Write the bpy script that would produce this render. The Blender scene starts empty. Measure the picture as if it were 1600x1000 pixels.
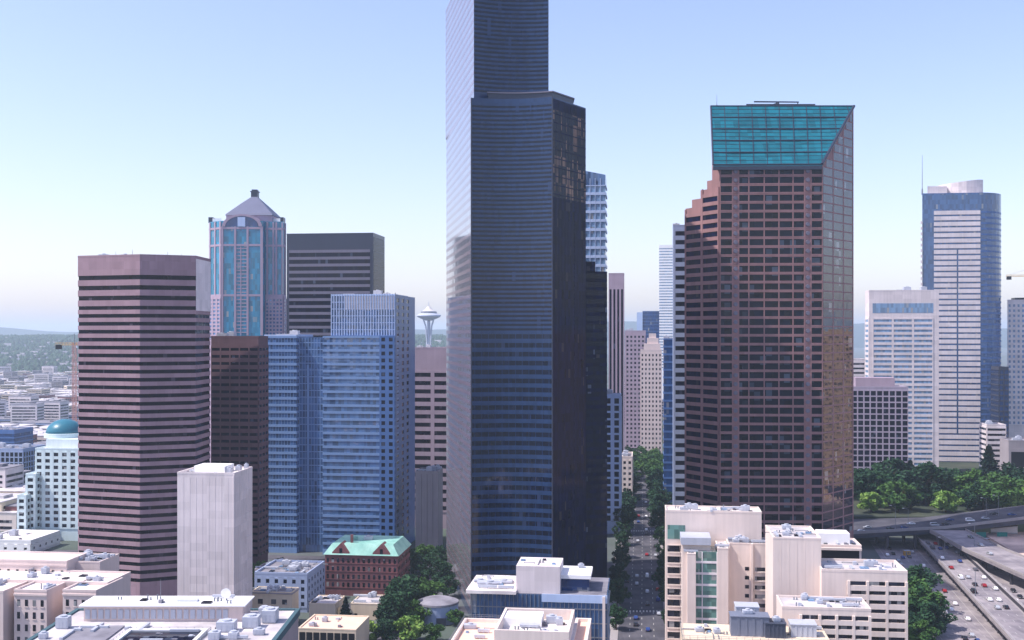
import bpy, math, random
from mathutils import Vector, Matrix
R = math.radians
random.seed(11)
S = bpy.context.scene
COL = S.collection
# ---------------------------------------------------------------- camera, sky, sun
F, CX, CY, HZ = 1716.0, 800.0, 522.0, 120.0     # focal length in photo pixels, horizon row, eye height
cam = bpy.data.objects.new('camera', bpy.data.cameras.new('camera'))
COL.objects.link(cam)
cam.location = (0, 0, HZ)
cam.rotation_euler = (R(90), 0, 0)
cam.data.sensor_width = 36
cam.data.lens = 36 * F / 1600
cam.data.shift_y = (CY - 500) / 1600
cam.data.clip_start = 1
cam.data.clip_end = 80000
S.camera = cam
SUN_EL, SUN_BACK = 55, 13
sd = Vector((-math.cos(R(SUN_EL)) * math.cos(R(SUN_BACK)), -math.cos(R(SUN_EL)) * math.sin(R(SUN_BACK)), math.sin(R(SUN_EL))))
W = bpy.data.worlds.new('World')
S.world = W
W.use_nodes = True
nt = W.node_tree
bg = nt.nodes['Background']
sky = nt.nodes.new('ShaderNodeTexSky')
sky.sky_type = 'NISHITA'
sky.sun_disc = False
sky.sun_elevation = R(SUN_EL)
sky.sun_rotation = math.atan2(sd.x, sd.y) % (2 * math.pi)
sky.altitude = 0
sky.air_density = 1.05
sky.dust_density = 1.2
sky.ozone_density = 2.0
tint = nt.nodes.new('ShaderNodeVectorMath')      # the violet cast of the photograph's air
tint.operation = 'MULTIPLY'
tint.inputs[1].default_value = (1.05, .925, 1.03)
nt.links.new(sky.outputs[0], tint.inputs[0])
nt.links.new(tint.outputs[0], bg.inputs[0])
bg.inputs[1].default_value = 0.145
sun = bpy.data.objects.new('sun', bpy.data.lights.new('sun', 'SUN'))
COL.objects.link(sun)
sun.data.energy = 3.6
sun.data.angle = R(0.5)
sun.data.color = (1.0, 0.93, 0.88)
sun.rotation_euler = sd.to_track_quat('Z', 'Y').to_euler()
S.view_settings.view_transform = 'Standard'
S.view_settings.look = 'None'
S.view_settings.exposure = 0.74
S.view_settings.gamma = 1.0
S.cycles.max_bounces = 6
S.cycles.volume_bounces = 1
S.cycles.use_denoising = True

# ---------------------------------------------------------------- materials
def lin(c):
    return tuple(((x / 255) / 12.92 if x / 255 <= .04045 else ((x / 255 + .055) / 1.055) ** 2.4) for x in c)
MATS = {}
def newmat(name):
    m = bpy.data.materials.new(name)
    m.use_nodes = True
    MATS[name] = m
    n = m.node_tree
    return m, n, n.nodes['Principled BSDF']
def mathn(n, op, a, b=None, c=None):
    q = n.nodes.new('ShaderNodeMath')
    q.operation = op
    for i, x in enumerate((a, b, c)):
        if x is None: continue
        if isinstance(x, (int, float)): q.inputs[i].default_value = x
        else: n.links.new(x, q.inputs[i])
    return q.outputs[0]
def vecn(n, op, a, b=None):
    q = n.nodes.new('ShaderNodeVectorMath')
    q.operation = op
    for i, x in enumerate((a, b)):
        if x is None: continue
        if isinstance(x, (tuple, list)): q.inputs[i].default_value = x
        else: n.links.new(x, q.inputs[i])
    return q.outputs[0]
def surf(name, rgb, rough=.8, var=.18, scale=.12, streak=.12, metallic=0, spec=.3, rgb2=None, joint=None, sv=(1, 1, .05)):
    m, n, b = newmat(name)
    g = n.nodes.new('ShaderNodeNewGeometry')
    no = n.nodes.new('ShaderNodeTexNoise')
    no.inputs['Scale'].default_value = scale
    no.inputs['Detail'].default_value = 5
    n.links.new(g.outputs['Position'], no.inputs['Vector'])
    st = n.nodes.new('ShaderNodeTexNoise')
    st.inputs['Scale'].default_value = .9
    st.inputs['Detail'].default_value = 3
    n.links.new(vecn(n, 'MULTIPLY', g.outputs['Position'], sv), st.inputs['Vector'])
    f = mathn(n, 'ADD', mathn(n, 'MULTIPLY_ADD', no.outputs[0], 2 * var, 1 - var), mathn(n, 'MULTIPLY_ADD', st.outputs[0], 2 * streak, -streak))
    if joint:      # panel to panel colour differences
        wn = n.nodes.new('ShaderNodeTexWhiteNoise')
        n.links.new(vecn(n, 'FLOOR', vecn(n, 'DIVIDE', g.outputs['Position'], joint)), wn.inputs['Vector'])
        f = mathn(n, 'MULTIPLY', f, mathn(n, 'MULTIPLY_ADD', wn.outputs[0], .16, .92))
    col = n.nodes.new('ShaderNodeRGB')
    col.outputs[0].default_value = (*lin(rgb), 1)
    src = col.outputs[0]
    if rgb2:
        mx = n.nodes.new('ShaderNodeMix')
        mx.data_type = 'RGBA'
        n2 = n.nodes.new('ShaderNodeTexNoise')
        n2.inputs['Scale'].default_value = scale * .35
        n2.inputs['Detail'].default_value = 6
        n.links.new(g.outputs['Position'], n2.inputs['Vector'])
        n.links.new(mathn(n, 'MULTIPLY_ADD', n2.outputs[0], 3.2, -1.1), mx.inputs[0])
        n.links.new(src, mx.inputs[6])
        mx.inputs[7].default_value = (*lin(rgb2), 1)
        src = mx.outputs[2]
    n.links.new(vecn(n, 'SCALE', src), b.inputs['Base Color'])
    sc = b.inputs['Base Color'].links[0].from_node
    n.links.new(f, sc.inputs['Scale'])
    b.inputs['Roughness'].default_value = rough
    b.inputs['Metallic'].default_value = metallic
    b.inputs['Specular IOR Level'].default_value = spec
    return m
def glass(name, rgb, rough=.04, ior=1.6, tilt=.010, cell=(1.6, 1.6, 3.9), var=.5, blind=.1, blindc=(150, 150, 150), tint=(1, 1, 1), metal=0):
    m, n, b = newmat(name)
    b.inputs['Metallic'].default_value = metal
    g = n.nodes.new('ShaderNodeNewGeometry')
    cellv = vecn(n, 'FLOOR', vecn(n, 'DIVIDE', g.outputs['Position'], cell))
    w1 = n.nodes.new('ShaderNodeTexWhiteNoise')
    n.links.new(cellv, w1.inputs['Vector'])
    w2 = n.nodes.new('ShaderNodeTexWhiteNoise')
    n.links.new(vecn(n, 'ADD', cellv, (17.3, 5.1, 9.7)), w2.inputs['Vector'])
    mx = n.nodes.new('ShaderNodeMix')
    mx.data_type = 'RGBA'
    n.links.new(mathn(n, 'MULTIPLY', mathn(n, 'GREATER_THAN', w2.outputs[0], 1 - blind), w1.outputs[0]), mx.inputs[0])
    col = n.nodes.new('ShaderNodeRGB')
    col.outputs[0].default_value = (*lin(rgb), 1)
    q = vecn(n, 'SCALE', col.outputs[0])
    n.links.new(mathn(n, 'MULTIPLY_ADD', w1.outputs[0], 2 * var, 1 - var), q.node.inputs['Scale'])
    n.links.new(q, mx.inputs[6])
    mx.inputs[7].default_value = (*lin(blindc), 1)
    n.links.new(mx.outputs[2], b.inputs['Base Color'])
    d = vecn(n, 'SUBTRACT', w1.outputs['Color'], (.5, .5, .5))
    s = vecn(n, 'SCALE', d)
    s.node.inputs['Scale'].default_value = tilt * 2
    nn = vecn(n, 'NORMALIZE', vecn(n, 'ADD', g.outputs['Normal'], s))
    n.links.new(nn, b.inputs['Normal'])
    b.inputs['Roughness'].default_value = rough
    b.inputs['IOR'].default_value = ior
    b.inputs['Specular Tint'].default_value = (*tint, 1)
    return m
def foliage(name, rgb, rgb2):
    m, n, b = newmat(name)
    g = n.nodes.new('ShaderNodeNewGeometry')
    oi = n.nodes.new('ShaderNodeObjectInfo')
    mx = n.nodes.new('ShaderNodeMix')
    mx.data_type = 'RGBA'
    no = n.nodes.new('ShaderNodeTexNoise')
    no.inputs['Scale'].default_value = .22
    no.inputs['Detail'].default_value = 3
    n.links.new(g.outputs['Position'], no.inputs['Vector'])
    k1 = mathn(n, 'MULTIPLY_ADD', no.outputs[0], 1.7, -.65)
    k2 = mathn(n, 'MULTIPLY_ADD', g.outputs['Random Per Island'], .4, k1)
    n.links.new(mathn(n, 'MULTIPLY_ADD', oi.outputs['Random'], .35, k2), mx.inputs[0])
    mx.clamp_factor = True
    mx.inputs[6].default_value = (*lin(rgb), 1)
    mx.inputs[7].default_value = (*lin(rgb2), 1)
    n.links.new(mx.outputs[2], b.inputs['Base Color'])
    b.inputs['Roughness'].default_value = .7
    b.inputs['Specular IOR Level'].default_value = .2
    return m

M = MATS
surf('mauve_granite', (150, 124, 132), joint=(3, 3, 3.55))
surf('pale_panel', (222, 214, 214), joint=(4, 4, 4))
surf('pink_stone', (166, 148, 164), var=.1)
surf('slate_roof', (96, 100, 122), rough=.6, var=.12)
surf('charcoal_metal', (44, 50, 68), rough=.35, var=.1, spec=.5)
surf('grey_spandrel', (112, 108, 122), rough=.45)
surf('brown_granite', (104, 78, 84), joint=(3, 3, 3.6))
surf('rose_granite', (148, 112, 112), joint=(3, 3, 4.37))
surf('tan_stone', (206, 172, 142), joint=(4, 4, 3.8))
surf('plant_grey', (112, 118, 134), rough=.5, var=.15)
surf('plant_dark', (66, 72, 88), rough=.5, var=.15)
surf('grid_mullion', (166, 156, 172))
surf('park_ground', (46, 58, 46), rough=.95, var=.3, scale=.1, rgb2=(70, 74, 60))
glass('lit_side_panel', (150, 132, 142), rough=.15, ior=1.7, metal=.4, tilt=.004, var=.10, blind=0, cell=(1.5, 1.5, 3.75))  # left face spandrels: sunlit brightness put into the panel colour
surf('shadow_wall', (58, 56, 64), var=.2)  # darker copy of the retaining concrete: shade put into the colour
surf('pale_blue_metal', (176, 194, 222), rough=.4, var=.08)
surf('blue_spandrel', (118, 148, 190), rough=.35, var=.08)
surf('mid_blue_metal', (74, 108, 160), rough=.35, var=.1)
surf('mauve_concrete', (166, 148, 160))
surf('grey_concrete', (150, 142, 146))
surf('white_concrete', (214, 203, 202), var=.12, streak=.16, joint=(7, 7, 3.2))
surf('cream_stone', (226, 204, 184), var=.1)
surf('court_stone', (210, 192, 186), var=.1, streak=.1)
surf('white_paint', (238, 236, 234), rough=.5, var=.06, streak=.04)
surf('warm_white', (220, 204, 194), var=.12, streak=.14)
surf('pale_teal_stone', (204, 220, 222), var=.07)
surf('copper_teal', (150, 196, 182), rough=.6, var=.15, scale=.4, rgb2=(118, 170, 158))
surf('dome_teal', (44, 110, 128), rough=.35, var=.1)
surf('red_brick', (130, 82, 82), var=.22, scale=.5, rgb2=(112, 72, 76))
surf('beige_wall', (212, 194, 170), var=.1)
surf('light_roof', (206, 200, 200), rough=.9, var=.16, scale=.35, streak=.05, rgb2=(168, 162, 164))
surf('white_roof', (236, 228, 222), rough=.9, var=.12, scale=.35, streak=.05, rgb2=(206, 196, 192))
surf('grey_roof', (140, 138, 146), rough=.9, var=.2, scale=.35, rgb2=(104, 102, 110))
surf('house_wall', (176, 174, 172), var=.15)
surf('house_roof', (104, 102, 108), var=.2)
surf('terracotta', (228, 190, 170), rough=.9, var=.12, scale=.3)
surf('unit_metal', (176, 180, 190), rough=.45, var=.15)
surf('dark_void', (14, 16, 24), rough=.6, var=.1)
surf('asphalt', (58, 58, 66), rough=.9, var=.3, scale=.2, streak=.28, sv=(1.0, .03, 1), rgb2=(88, 86, 92))
surf('freeway_concrete', (154, 146, 148), rough=.9, var=.22, scale=.25, streak=.3, sv=(1.0, .03, 1), rgb2=(118, 112, 118))
surf('kerb_concrete', (150, 144, 144), rough=.9, var=.15, scale=.2)
surf('road_paint', (172, 170, 166), rough=.7, var=.12, scale=.8)
surf('city_ground', (96, 98, 104), rough=.95, var=.3, scale=.03, rgb2=(70, 84, 70))
surf('hill_ground', (58, 80, 66), rough=.95, var=.35, scale=.012, rgb2=(118, 124, 124))
surf('ridge_ground', (44, 62, 62), rough=.95, var=.3, scale=.002)
surf('retaining_wall', (92, 88, 96), var=.2)
surf('warm_dirt', (216, 190, 174), rough=.95, var=.2, scale=.15, rgb2=(160, 140, 132))
surf('bark', (70, 54, 44), rough=.9)
surf('crane_yellow', (196, 150, 60), rough=.5)
surf('crane_red', (205, 150, 140), rough=.5)
surf('steel_grey', (130, 134, 142), rough=.4, metallic=.3)
surf('tyre', (24, 24, 26), rough=.8)
surf('sign_green', (10, 110, 100), rough=.5, var=.08)
surf('needle_white', (176, 182, 196), rough=.6, var=.05)
surf('needle_gold', (206, 200, 196), rough=.5, var=.05)
surf('teal_wall', (64, 92, 100), var=.12)
surf('blue_grey_wall', (150, 164, 192), var=.12)
for nm_, c_ in (('car_white', (235, 235, 235)), ('car_silver', (165, 168, 174)), ('car_black', (24, 25, 30)), ('car_red', (140, 24, 26)), ('car_blue', (36, 62, 120)), ('car_grey', (82, 84, 90)), ('car_yellow', (226, 170, 40))):
    surf(nm_, c_, rough=.25, var=.03, streak=0, spec=.5)
glass('dark_glass', (12, 12, 26), ior=1.22, tilt=.012, blind=.05, blindc=(70, 64, 76))
glass('navy_glass', (10, 17, 38), ior=1.28, tilt=.006, var=.4, blind=.05, blindc=(80, 90, 110))
glass('tower_glass', (4, 14, 38), ior=1.42, tilt=.004, var=.35, blind=.03, cell=(1.5, 1.5, 3.75), blindc=(40, 54, 84))
glass('tower_spandrel', (34, 56, 90), ior=1.42, rough=.10, tilt=.003, var=.12, blind=0, cell=(1.5, 1.5, 3.75))
glass('teal_glass', (22, 120, 152), ior=1.6, tilt=.008, var=.35, blind=.05)
glass('bright_teal_glass', (13, 100, 114), ior=1.5, tilt=.008, var=.25, blind=.0, cell=(3.2, 3.2, 3.4))
glass('civic_glass', (62, 92, 128), ior=1.5, tilt=.012, var=.3, blind=.1)
glass('bright_side_glass', (156, 158, 170), rough=.06, ior=2.0, metal=.5, tilt=.004, var=.12, blind=0, cell=(1.5, 1.5, 3.75))  # left face glass: bright sky sheen put into a pale metallic colour
glass('dark_side_glass', (5, 11, 46), ior=1.12, tilt=.006, var=.5, blind=.04, blindc=(60, 56, 60), cell=(1.5, 1.5, 3.75))  # darkened glass copy: dim reflections of side faces put into the colour
glass('steel_blue_glass', (56, 88, 130), ior=1.7, tilt=.012, var=.3, blind=.05)
glass('painted_glint_glass', (10, 13, 34), ior=1.2, tilt=.01, var=.5, blind=.42, blindc=(150, 116, 96), cell=(2.6, 2.6, 3.75))  # blind settings here paint warm reflection glints into the pane colours
glass('blue_glass', (68, 100, 142), ior=1.8, tilt=.03, var=.45, blind=.08, blindc=(90, 120, 160))
glass('deep_blue_glass', (28, 62, 110), ior=1.6, tilt=.01, var=.3, blind=.03)
glass('pale_blue_glass', (110, 140, 170), ior=1.6, tilt=.01, var=.3, blind=.1)
glass('green_glass', (92, 128, 120), ior=1.5, tilt=.012, var=.35, blind=.12)
glass('window_glass', (26, 28, 42), ior=1.42, tilt=.014, var=.6, blind=.18, cell=(1.9, 1.9, 3.3))
glass('muni_glass', (14, 19, 34), ior=1.3, tilt=.014, var=.6, blind=.10, cell=(2.9, 2.9, 4.37), blindc=(80, 92, 106))
glass('muni_side_glass', (40, 38, 50), ior=1.8, tilt=.008, var=.35, blind=.05, cell=(2.9, 2.9, 4.37))
glass('car_glass', (14, 16, 20), tilt=0, var=0, blind=0)
foliage('leaf_dark', (24, 52, 40), (44, 78, 46))
foliage('leaf_mid', (30, 68, 40), (80, 114, 50))
foliage('leaf_lime', (78, 118, 52), (140, 166, 78))
foliage('leaf_conifer', (18, 40, 38), (36, 60, 48))

# ---------------------------------------------------------------- mesh tools
def X(px, D): return (px - CX) * D / F
def Z(py, D): return HZ - (py - CY) * D / F
def P(px, D): return (X(px, D), D)
class MB:
    def __init__(s): s.v = []; s.f = []
    def poly(s, pts):
        i = len(s.v); s.v += [tuple(p) for p in pts]; s.f.append(list(range(i, i + len(pts))))
    def prism(s, poly, z0, z1):
        n = len(poly)
        a = z0 if isinstance(z0, (list, tuple)) else [z0] * n
        b = z1 if isinstance(z1, (list, tuple)) else [z1] * n
        i = len(s.v)
        s.v += [(p[0], p[1], z) for p, z in zip(poly, a)] + [(p[0], p[1], z) for p, z in zip(poly, b)]
        s.f += [[i + k, i + (k + 1) % n, i + n + (k + 1) % n, i + n + k] for k in range(n)]
        s.f.append([i + k for k in reversed(range(n))]); s.f.append([i + n + k for k in range(n)])
    def ring(s, out, inn, z0, z1):
        n = len(out)
        i = len(s.v)
        for pl, z in ((out, z0), (out, z1), (inn, z1), (inn, z0)):
            s.v += [(p[0], p[1], z) for p in pl]
        for a in range(4):
            b = (a + 1) % 4
            s.f += [[i + a * n + k, i + a * n + (k + 1) % n, i + b * n + (k + 1) % n, i + b * n + k] for k in range(n)]
    def box(s, c, sz, rz=0):
        ca, sa = math.cos(rz), math.sin(rz)
        hx, hy = sz[0] / 2, sz[1] / 2
        pl = [(c[0] + x * ca - y * sa, c[1] + x * sa + y * ca) for x, y in ((-hx, -hy), (hx, -hy), (hx, hy), (-hx, hy))]
        s.prism(pl, c[2], c[2] + sz[2])
    def bar(s, p, q, o0, o1, z0, z1):       # along edge p>q, from o0 to o1 outward
        dx, dy = q[0] - p[0], q[1] - p[1]
        l = math.hypot(dx, dy)
        nx, ny = dy / l, -dx / l
        s.prism([(p[0] + nx * o1, p[1] + ny * o1), (q[0] + nx * o1, q[1] + ny * o1), (q[0] + nx * o0, q[1] + ny * o0), (p[0] + nx * o0, p[1] + ny * o0)], z0, z1)
    def tube(s, p0, p1, r0, r1=None, n=8):
        r1 = r0 if r1 is None else r1
        p0, p1 = Vector(p0), Vector(p1)
        d = (p1 - p0).normalized()
        u = d.orthogonal().normalized(); w = d.cross(u)
        i = len(s.v)
        for p, r in ((p0, r0), (p1, r1)):
            s.v += [tuple(p + (u * math.cos(2 * math.pi * k / n) + w * math.sin(2 * math.pi * k / n)) * r) for k in range(n)]
        s.f += [[i + k, i + (k + 1) % n, i + n + (k + 1) % n, i + n + k] for k in range(n)]
        s.f.append([i + k for k in reversed(range(n))]); s.f.append([i + n + k for k in range(n)])
    def lathe(s, cx, cy, prof, n=24):
        i = len(s.v)
        for r, z in prof:
            s.v += [(cx + r * math.cos(2 * math.pi * k / n), cy + r * math.sin(2 * math.pi * k / n), z) for k in range(n)]
        for a in range(len(prof) - 1):
            s.f += [[i + a * n + k, i + a * n + (k + 1) % n, i + (a + 1) * n + (k + 1) % n, i + (a + 1) * n + k] for k in range(n)]
        s.f.append([i + k for k in reversed(range(n))])
        s.f.append([i + (len(prof) - 1) * n + k for k in range(n)])
    def mesh(s, name, mat, org=(0, 0, 0), smooth=False):
        me = bpy.data.meshes.new(name)
        ox, oy, oz = org
        me.from_pydata([(a - ox, b - oy, c - oz) for a, b, c in s.v], [], s.f)
        me.materials.append(M[mat])
        if smooth: me.polygons.foreach_set('use_smooth', [True] * len(me.polygons))
        return me
    def build(s, name, mat, root=None, smooth=False, org=None):
        if root is not None: org = root.matrix_world.translation if False else root['_o']
        o = bpy.data.objects.new(name, s.mesh(name, mat, org or (0, 0, 0), smooth))
        COL.objects.link(o)
        if root is not None: o.parent = root
        elif org: o.location = org
        return o
ROOTS = []
def thing(name, label, cat, loc, group=None, rz=0):
    o = bpy.data.objects.new(name, None)
    COL.objects.link(o)
    o.location = loc; o.rotation_euler = (0, 0, rz)
    o.empty_display_size = 1
    o['label'] = label; o['category'] = cat
    if group: o['group'] = group
    o['_o'] = list(loc)
    ROOTS.append(o)
    return o
def sub(mb, name, mat, parent, root, smooth=False):    # a sub-part: parent sits at the root's origin
    o = mb.build(name, mat, root, smooth)
    o.parent = parent
    return o
def struct(mb, name, mat, smooth=False):
    o = mb.build(name, mat, None, smooth)
    o['kind'] = 'structure'
    return o
def off(poly, d):
    n = len(poly); out = []
    for i in range(n):
        a, b, c = poly[i - 1], poly[i], poly[(i + 1) % n]
        e1 = (b[0] - a[0], b[1] - a[1]); e2 = (c[0] - b[0], c[1] - b[1])
        l1, l2 = math.hypot(*e1), math.hypot(*e2)
        n1 = (e1[1] / l1, -e1[0] / l1); n2 = (e2[1] / l2, -e2[0] / l2)
        k = 1 + n1[0] * n2[0] + n1[1] * n2[1]
        k = max(k, .35)
        out.append((b[0] + (n1[0] + n2[0]) * d / k, b[1] + (n1[1] + n2[1]) * d / k))
    return out
GS = .1195
GA = Vector((GS, 1)).normalized(); GB = Vector((1, -GS)).normalized()     # street grid: away, across
def gbox(px0, px1, D, depth):
    fl = Vector(P(px0, D)); k = (px1 - CX) / F
    t = (k * D - fl.x) / (GB.x - k * GB.y)
    fr = fl + GB * t
    return [tuple(fl), tuple(fr), tuple(fr + GA * depth), tuple(fl + GA * depth)]
def lerp(p, q, t): return (p[0] + (q[0] - p[0]) * t, p[1] + (q[1] - p[1]) * t)
def dist(p, q): return math.hypot(q[0] - p[0], q[1] - p[1])
def cen(poly): return (sum(p[0] for p in poly) / len(poly), sum(p[1] for p in poly) / len(poly))
def bldg(name, label, cat, poly, z0=0, group=None):
    c = cen(poly)
    return thing(name, label, cat, (c[0], c[1], z0), group)
def band_floors(wall, bands, poly, z0, zv, z1, pitch, sp, proud=.3, crown=0, mull=0, edges=(), inset=None):
    """stacked floors: a proud spandrel slab then a glass band; fills wall (one MB) and bands (list of MB)"""
    n = int((z1 - crown - zv) / pitch)
    zb = z1 - crown - n * pitch
    op = off(poly, proud)
    wall.prism(op, z0, zb)
    for i in range(n):
        z = zb + i * pitch
        wall.prism(op, z + .01, z + sp * pitch)
        b = MB(); b.prism(poly, z + sp * pitch - .02, z + pitch + .0)
        bands.append(b)
    wall.prism(op, zb + n * pitch + .01, z1)
    if mull:
        for e in edges:
            p, q = poly[e], poly[(e + 1) % len(poly)]
            k = max(1, round(dist(p, q) / mull))
            for j in range(1, k):
                c = lerp(p, q, j / k); h = .09 / dist(p, q)
                wall.bar(lerp(p, q, j / k - h), lerp(p, q, j / k + h), -.02, proud * .6, zb, z1 - crown + .1)
def emit(root, mbs, name, mat, cap=100):
    for b in mbs[:cap]: b.build(name, mat, root)
    if len(mbs) > cap:
        r = MB()
        for b in mbs[cap:]:
            i = len(r.v); r.v += b.v; r.f += [[x + i for x in f] for f in b.f]
        o = r.build(name, mat, root); o['kind'] = 'stuff'
def face_grid(wall, wins, p, q, z0, z1, nb, nf, ww=.7, wh=.55, proud=.35, lo=.5, skip=None, frame=True, mb_piers=None):
    """a facade bay grid on edge p>q: piers and spandrels in wall, panes in wins"""
    L = dist(p, q); bay = L / nb; fh = (z1 - z0) / nf
    pw = (1 - ww) * bay / 2
    if frame:
        for j in range(nb + 1):
            a = max(0, j * bay - pw); b = min(L, j * bay + pw)
            wall.bar(lerp(p, q, a / L), lerp(p, q, b / L), -.05, proud + .04, z0, z1)
        for i in range(nf + 1):
            a = z0 + i * fh - (1 - wh) * fh * (1 - lo) ; b = z0 + i * fh + (1 - wh) * fh * lo
            wall.bar(p, q, -.05, proud, max(z0, a), min(z1, b))
    for i in range(nf):
        for j in range(nb):
            if skip and skip(i, j): continue
            w = MB()
            a = j * bay + pw - .05; b = (j + 1) * bay - pw + .05
            w.bar(lerp(p, q, a / L), lerp(p, q, b / L), .0, .05, z0 + i * fh + (1 - wh) * fh * lo - .05, z0 + (i + 1) * fh - (1 - wh) * fh * (1 - lo) + .05)
            wins.append(w)
def wsort(wins):
    def k(w):
        v = w.v[0]
        return math.hypot(v[0], v[1]) - v[2] * .2
    wins.sort(key=k)
    return wins
def roof(root, poly, z, mat='grey_roof', par=1.0, t=.5, pmat='grey_concrete', units=0, seed=1, su=1.0, region=(.15, .85, .2, .85)):
    r = MB(); r.prism(off(poly, -t + .02), z + .01, z + .12)
    ro = r.build('roof', mat, root)
    if par:
        w = MB(); w.ring(off(poly, .06), off(poly, -t), z + .005, z + par)
        w.build('parapet', pmat, root)
    rnd = random.Random(seed)
    if units: clutter(root, poly, z + .12, units * 3, seed + 40)
    for _ in range(units):
        u, v = rnd.uniform(*region[:2]), rnd.uniform(*region[2:])
        a = lerp(poly[0], poly[1], u); b = lerp(poly[-1], poly[-2], u)
        c = lerp(a, b, v)
        unit(root, c, z + .12, (rnd.uniform(1.8, 4.5) * su, rnd.uniform(1.6, 3.6) * su, rnd.uniform(1.2, 2.6) * su), -math.atan(GS))
    return ro
def unit(root, c, z, sz, rz=0, mat='unit_metal', name='rooftop_unit'):
    m = MB()
    m.box((c[0], c[1], z + .25), sz, rz)
    m.box((c[0], c[1], z), (sz[0] * .85, sz[1] * .85, .3), rz)
    m.tube((c[0], c[1], z + sz[2] + .2), (c[0], c[1], z + sz[2] + .65), min(sz[:2]) * .33, n=10)
    for k in (-.3, 0, .3):
        m.box((c[0] + k * sz[0] * math.cos(rz) + sz[1] * .5 * math.sin(rz), c[1] + k * sz[0] * math.sin(rz) - sz[1] * .5 * math.cos(rz), z + .5), (sz[0] * .2, .12, sz[2] * .6), rz)
    return m.build(name, mat, root)
def clutter(root, poly, z, n, seed, size=1.0, region=(.08, .92, .12, .9)):
    rd = random.Random(seed); rz = math.atan2(poly[1][1] - poly[0][1], poly[1][0] - poly[0][0])
    for _ in range(n):
        u, v = rd.uniform(*region[:2]), rd.uniform(*region[2:])
        c = lerp(lerp(poly[0], poly[1], u), lerp(poly[-1], poly[-2], u), v)
        k = rd.randrange(5); m = MB(); ang = rz + (math.pi / 2 if rd.random() < .4 else 0)
        if k == 0:
            L = rd.uniform(4, 9) * size; m.box((c[0], c[1], z + .35), (L, .9, .7), ang)
            for e in (-.4, 0, .4): m.box((c[0] + e * L * math.cos(ang), c[1] + e * L * math.sin(ang), z), (.25, .7, .4), ang)
            m.build('duct', 'unit_metal', root)
        elif k == 1:
            m.tube((c[0], c[1], z), (c[0], c[1], z + rd.uniform(.8, 1.8)), .22, .22, 8); m.tube((c[0] + .9, c[1], z), (c[0] + .9, c[1], z + .9), .3, .2, 8); m.build('vent_pipe', 'steel_grey', root)
        elif k == 2:
            w_ = rd.uniform(1.6, 3) * size; m.box((c[0], c[1], z), (w_, w_ * .8, .35), ang); m.box((c[0], c[1], z + .35), (w_ * .86, w_ * .66, .12), ang); m.build('skylight', 'pale_blue_glass' if rd.random() < .5 else 'window_glass', root)
        elif k == 3:
            L = rd.uniform(5, 11) * size; dx, dy = math.cos(ang) * L / 2, math.sin(ang) * L / 2
            m.tube((c[0] - dx, c[1] - dy, z + .3), (c[0] + dx, c[1] + dy, z + .3), .12, .12, 6); m.tube((c[0] - dx, c[1] - dy, z), (c[0] - dx, c[1] - dy, z + .35), .12, .12, 6); m.tube((c[0] + dx, c[1] + dy, z), (c[0] + dx, c[1] + dy, z + .35), .12, .12, 6); m.build('roof_pipe', 'steel_grey', root)
        else:
            m.box((c[0], c[1], z), (rd.uniform(1, 2.2) * size, rd.uniform(.8, 1.6) * size, rd.uniform(.6, 1.3)), ang); m.box((c[0] + .9 * size, c[1], z), (.5, .5, .5), ang); m.build('vent_box', 'unit_metal' if rd.random() < .6 else 'grey_roof', root)
def railing(root, pts, z, mat='steel_grey'):
    m = MB()
    for p, q in zip(pts[:-1], pts[1:]):
        for h in (.55, 1.05): m.tube((p[0], p[1], z + h), (q[0], q[1], z + h), .05, .05, 5)
        k = max(1, int(dist(p, q) / 2.2))
        for j in range(k + 1):
            c = lerp(p, q, j / k); m.tube((c[0], c[1], z), (c[0], c[1], z + 1.05), .05, .05, 5)
    m.build('railing', mat, root)
def antenna(root, x, y, z, h, r=.12):
    m = MB(); m.tube((x, y, z), (x, y, z + h), r, r * .4, 6)
    m.tube((x, y, z), (x, y, z + h * .15), r * 2.2, r * 1.6, 6)
    m.build('antenna', 'steel_grey', root)
def grid_tower(name, label, poly, ztop, edges, pitch, bay, mw, mg, zv=0, ww=.7, wh=.55, proud=.35, crown=1.5, z0=0, cat='tower', rmat='grey_roof', units=3, par=1.0, lo=.5, seed=3, group=None, su=1.3, margin=0):
    root = bldg(name, label, cat, poly, z0, group)
    wall = MB(); wall.prism(poly, z0, ztop)
    wins = []
    nf = max(1, int((ztop - crown - zv) / pitch)); zb = ztop - crown - nf * pitch
    for e in edges:
        p, q = poly[e], poly[(e + 1) % len(poly)]
        if margin: p, q = lerp(p, q, margin), lerp(p, q, 1 - margin)
        face_grid(wall, wins, p, q, zb, ztop - crown, max(1, round(dist(p, q) / bay)), nf, ww, wh, proud, lo)
    wall.build('wall', mw, root)
    emit(root, wsort(wins), 'window', mg)
    roof(root, poly, ztop, rmat, par, .5, mw, units, seed, su)
    return root
exec_order = []

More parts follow.
